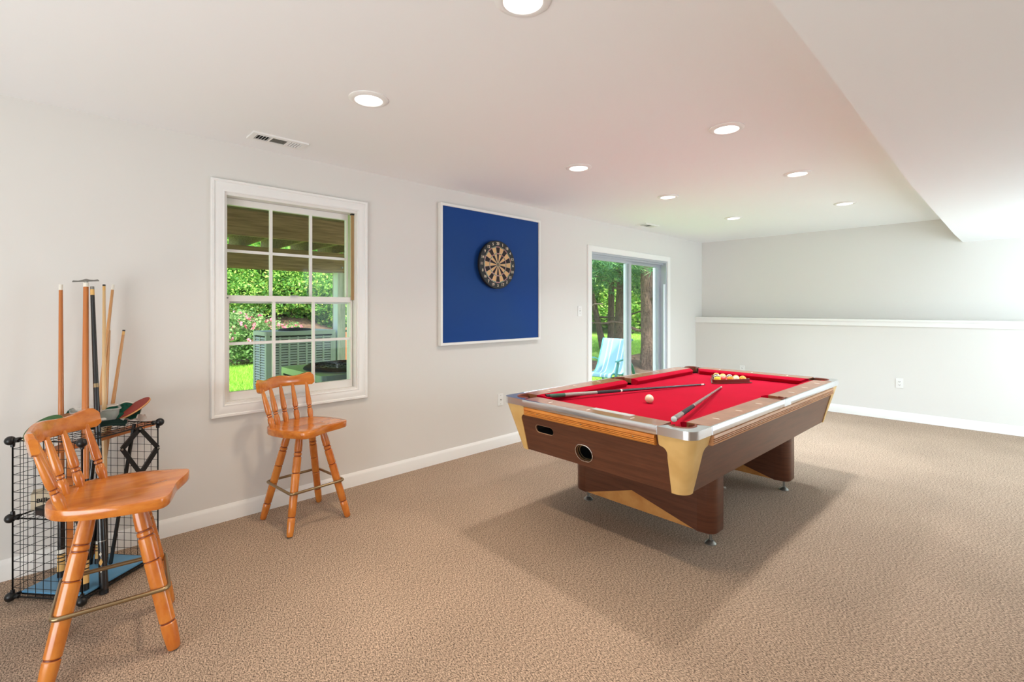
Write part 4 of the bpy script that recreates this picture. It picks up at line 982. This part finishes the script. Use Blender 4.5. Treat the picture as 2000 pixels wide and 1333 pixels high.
# air conditioners
def louvres(par,axis,fixed,a0,a1,z0,z1,n,cols,sgn,M_=ACM):
    """one louvred face: slats between vertical ribs"""
    m=MB(); w_=(a1-a0)/cols
    for c in range(cols):
        p,q=a0+w_*c+.012,a0+w_*(c+1)-.012
        for k in range(n):
            z=z0+(z1-z0)*(k+.5)/n; h=(z1-z0)/n*.36
            if axis=='x': m.loft([[(fixed+sgn*d,y,zz) for d,zz in ((-.012,z+h),(0,z-h*.4),(0,z-h),(-.014,z+h*.4))] for y in (p,q)])
            else: m.loft([[(x,fixed+sgn*d,zz) for d,zz in ((-.012,z+h),(0,z-h*.4),(0,z-h),(-.014,z+h*.4))] for x in (p,q)])
    o=m.build('louvres',M_,par); o['kind']='stuff'
    m=MB()
    for c in range(cols+1):
        p=a0+w_*c
        if axis=='x': m.box(fixed-.016,fixed+.002,p-.012,p+.012,z0,z1) if sgn>0 else m.box(fixed-.002,fixed+.016,p-.012,p+.012,z0,z1)
        else: m.box(p-.012,p+.012,fixed-.016,fixed+.002,z0,z1) if sgn>0 else m.box(p-.012,p+.012,fixed-.002,fixed+.016,z0,z1)
    m.build('ribs',M_,par)
def ac(loc,dx,dy,h,label,top=ACM,plate=False,cols=(5,2)):
    e=empty('air_conditioner',loc); tag(e,label,'air conditioner')
    MB().box(-dx/2-.05,dx/2+.05,-dy/2-.05,dy/2+.05,-.02,.05).build('pad',mat('concrete_pad',(170,166,158),.9) if 'concrete_pad' not in MATS else MATS['concrete_pad'],e)
    MB().box(-dx/2+.02,dx/2-.02,-dy/2+.02,dy/2-.02,.07,h-.04).build('coil',ACD,e)
    m=MB()
    for sx in (-1,1):
        for sy in (-1,1): m.box(*sorted((sx*dx/2,sx*(dx/2-.05))),*sorted((sy*dy/2,sy*(dy/2-.05))),.05,h-.04)
    m.build('corner_panel',top,e,bevel=.01)
    MB().box(-dx/2,dx/2,-dy/2,dy/2,.05,.10).build('base_pan',top,e)
    MB().prism(rr_poly(dx/2+.012,dy/2+.012,.06),h-.06,h-.005).build('top_cover',top,e,bevel=.012)
    louvres(e,'x',dx/2-.004,-dy/2+.06,dy/2-.06,.12,h-.08,26,cols[0],1,top); louvres(e,'y',-dy/2+.004,-dx/2+.06,dx/2-.06,.12,h-.08,26,cols[1],-1,top)
    louvres(e,'x',-dx/2+.004,-dy/2+.06,dy/2-.06,.12,h-.08,26,cols[0],-1,top)
    m=MB(); R0=min(dx,dy)/2-.08
    m.lathe((0,0,h-.006),(0,0,h+.022),[(0,R0+.03),(.6,R0+.02),(1,R0),(1,R0-.03),(.3,R0-.04)],36,cap=False); m.build('fan_ring',ACD,e)
    m=MB()
    for k in range(7): m.tube([((R0-.03)*(k+1)/7.5*math.cos(2*PI*i/28),(R0-.03)*(k+1)/7.5*math.sin(2*PI*i/28),h+.028-.01*(k/7)) for i in range(28)],.003,4,closed=True)
    for k in range(16): a=2*PI*k/16; m.cyl((.05*math.cos(a),.05*math.sin(a),h+.03),(R0*math.cos(a),R0*math.sin(a),h+.016),.003,n=4)
    m.lathe((0,0,h+.018),(0,0,h+.034),[(0,.07),(1,.06)],16); m.build('fan_guard',ACD,e)
    if plate:
        tag(MB().box(dx/2-.002,dx/2+.004,-dy/2+.08,-dy/2+.26,h-.22,h-.10).build('rating_plate',mat('silver_label',(206,210,210),.4,.2),e),'silver rating plate')
        MB().box(dx/2-.008,dx/2-.001,-dy/2+.05,dy/2-.05,h-.30,h-.07).build('front_panel',mat('dark_panel',(66,76,80),.4,.3),e)
def rr_poly(hx,hy,r): return [(sx*(hx-r)+r*math.cos(a0+k*PI/8),sy*(hy-r)+r*math.sin(a0+k*PI/8)) for sx,sy,a0 in ((1,1,0),(-1,1,PI/2),(-1,-1,PI),(1,-1,1.5*PI)) for k in range(5)]
ac((-3.58,2.57,-.04),.55,.94,1.10,'tall grey louvred air conditioner standing farther from the window',cols=(7,2))
ac((-.84,2.08,-.04),.94,.92,.86,'low blue grey air conditioner with round fan grille right outside the window',ACB,True,cols=(4,3))
hs=empty('garden_hose',(-1.9,2.95,0)); tag(hs,'black garden hose coil hanging behind the low air conditioner','hose')
MB().tube([(0.02*math.sin(k),.30*math.cos(k*PI/14),.72+.26*math.sin(k*PI/14)) for k in range(28)],.012,8,closed=True).tube([(0.03+.02*math.sin(k),.36*math.cos(k*PI/14),.70+.32*math.sin(k*PI/14)) for k in range(28)],.012,8,closed=True).build('hose_coil',BLACKP,hs)
MB().cyl((0,0,-.1),(0,0,1.03),.02,n=8).build('hose_stake',STEEL,hs)

# sling chair
ch=empty('patio_sling_chair',(-1.14,6.62,ground_h(-1,6)+.005),PI+.12); tag(ch,'teal patio chair with blue and white striped sling outside the sliding door','chair')
prof=[(.27,.33),(.25,.375),(.18,.385),(.05,.36),(-.08,.345),(-.16,.36),(-.22,.42),(-.30,.56),(-.38,.73),(-.44,.87),(-.47,.90),(-.50,.885)]
def spl(P,n=3):
    o=[]
    for i in range(len(P)-1):
        p0=Vector(P[max(i-1,0)]);p1=Vector(P[i]);p2=Vector(P[i+1]);p3=Vector(P[min(i+2,len(P)-1)])
        for k in range(n): t=k/n; o.append(.5*((2*p1)+(p2-p0)*t+(2*p0-5*p1+4*p2-p3)*t*t+(3*p1-p0-3*p2+p3)*t**3))
    o.append(Vector(P[-1])); return o
S=spl(prof)
widths=[(-.25,-.20,1),(-.20,-.155,0),(-.155,-.135,1),(-.135,-.085,0),(-.085,-.065,1),(-.065,.065,0),(.065,.085,1),(.085,.135,0),(.135,.155,1),(.155,.20,0),(.20,.25,0)]
m=MB()
for a,b,c in widths:
    m.mi=c
    for p,q in zip(S,S[1:]):
        v=[m.bm.verts.new((x,p_.x,p_.y)) for x,p_ in ((a,p),(b,p),(b,q),(a,q))]; m._f(v,True)
bmesh.ops.remove_doubles(m.bm,verts=m.bm.verts[:],dist=1e-5); bmesh.ops.solidify(m.bm,geom=m.bm.faces[:],thickness=.004)
m.build('striped_sling',[mat('sling_blue',(112,148,162),.8),mat('sling_white',(176,184,186),.8)],ch)
for sx in (-1,1):
    MB().tube([(sx*.262,p.x,p.y) for p in S],.013,8).build('side_rail',TEAL,ch)
    x=sx*.30
    MB().tube([(x,.24,0),(x,.22,.2),(x,.16,.42),(x,.10,.56)],.024,8).build('front_leg',TEAL,ch)
    arm=spl([(.16,.575),(.0,.59),(-.16,.585),(-.30,.54),(-.42,.42),(-.50,.25),(-.54,.0)]); 
    MB().loft([[(x+a,p.x,p.y+b) for a,b in ((-.025,-.010),(.025,-.010),(.025,.010),(-.025,.010))] for p in arm]).build('curved_arm',TEAL,ch,bevel=.003)
for y,z in ((.24,.33),(-.16,.33),(-.30,.54)): MB().cyl((-.29,y,z),(.29,y,z),.013,n=8).build('cross_bar',TEAL,ch)
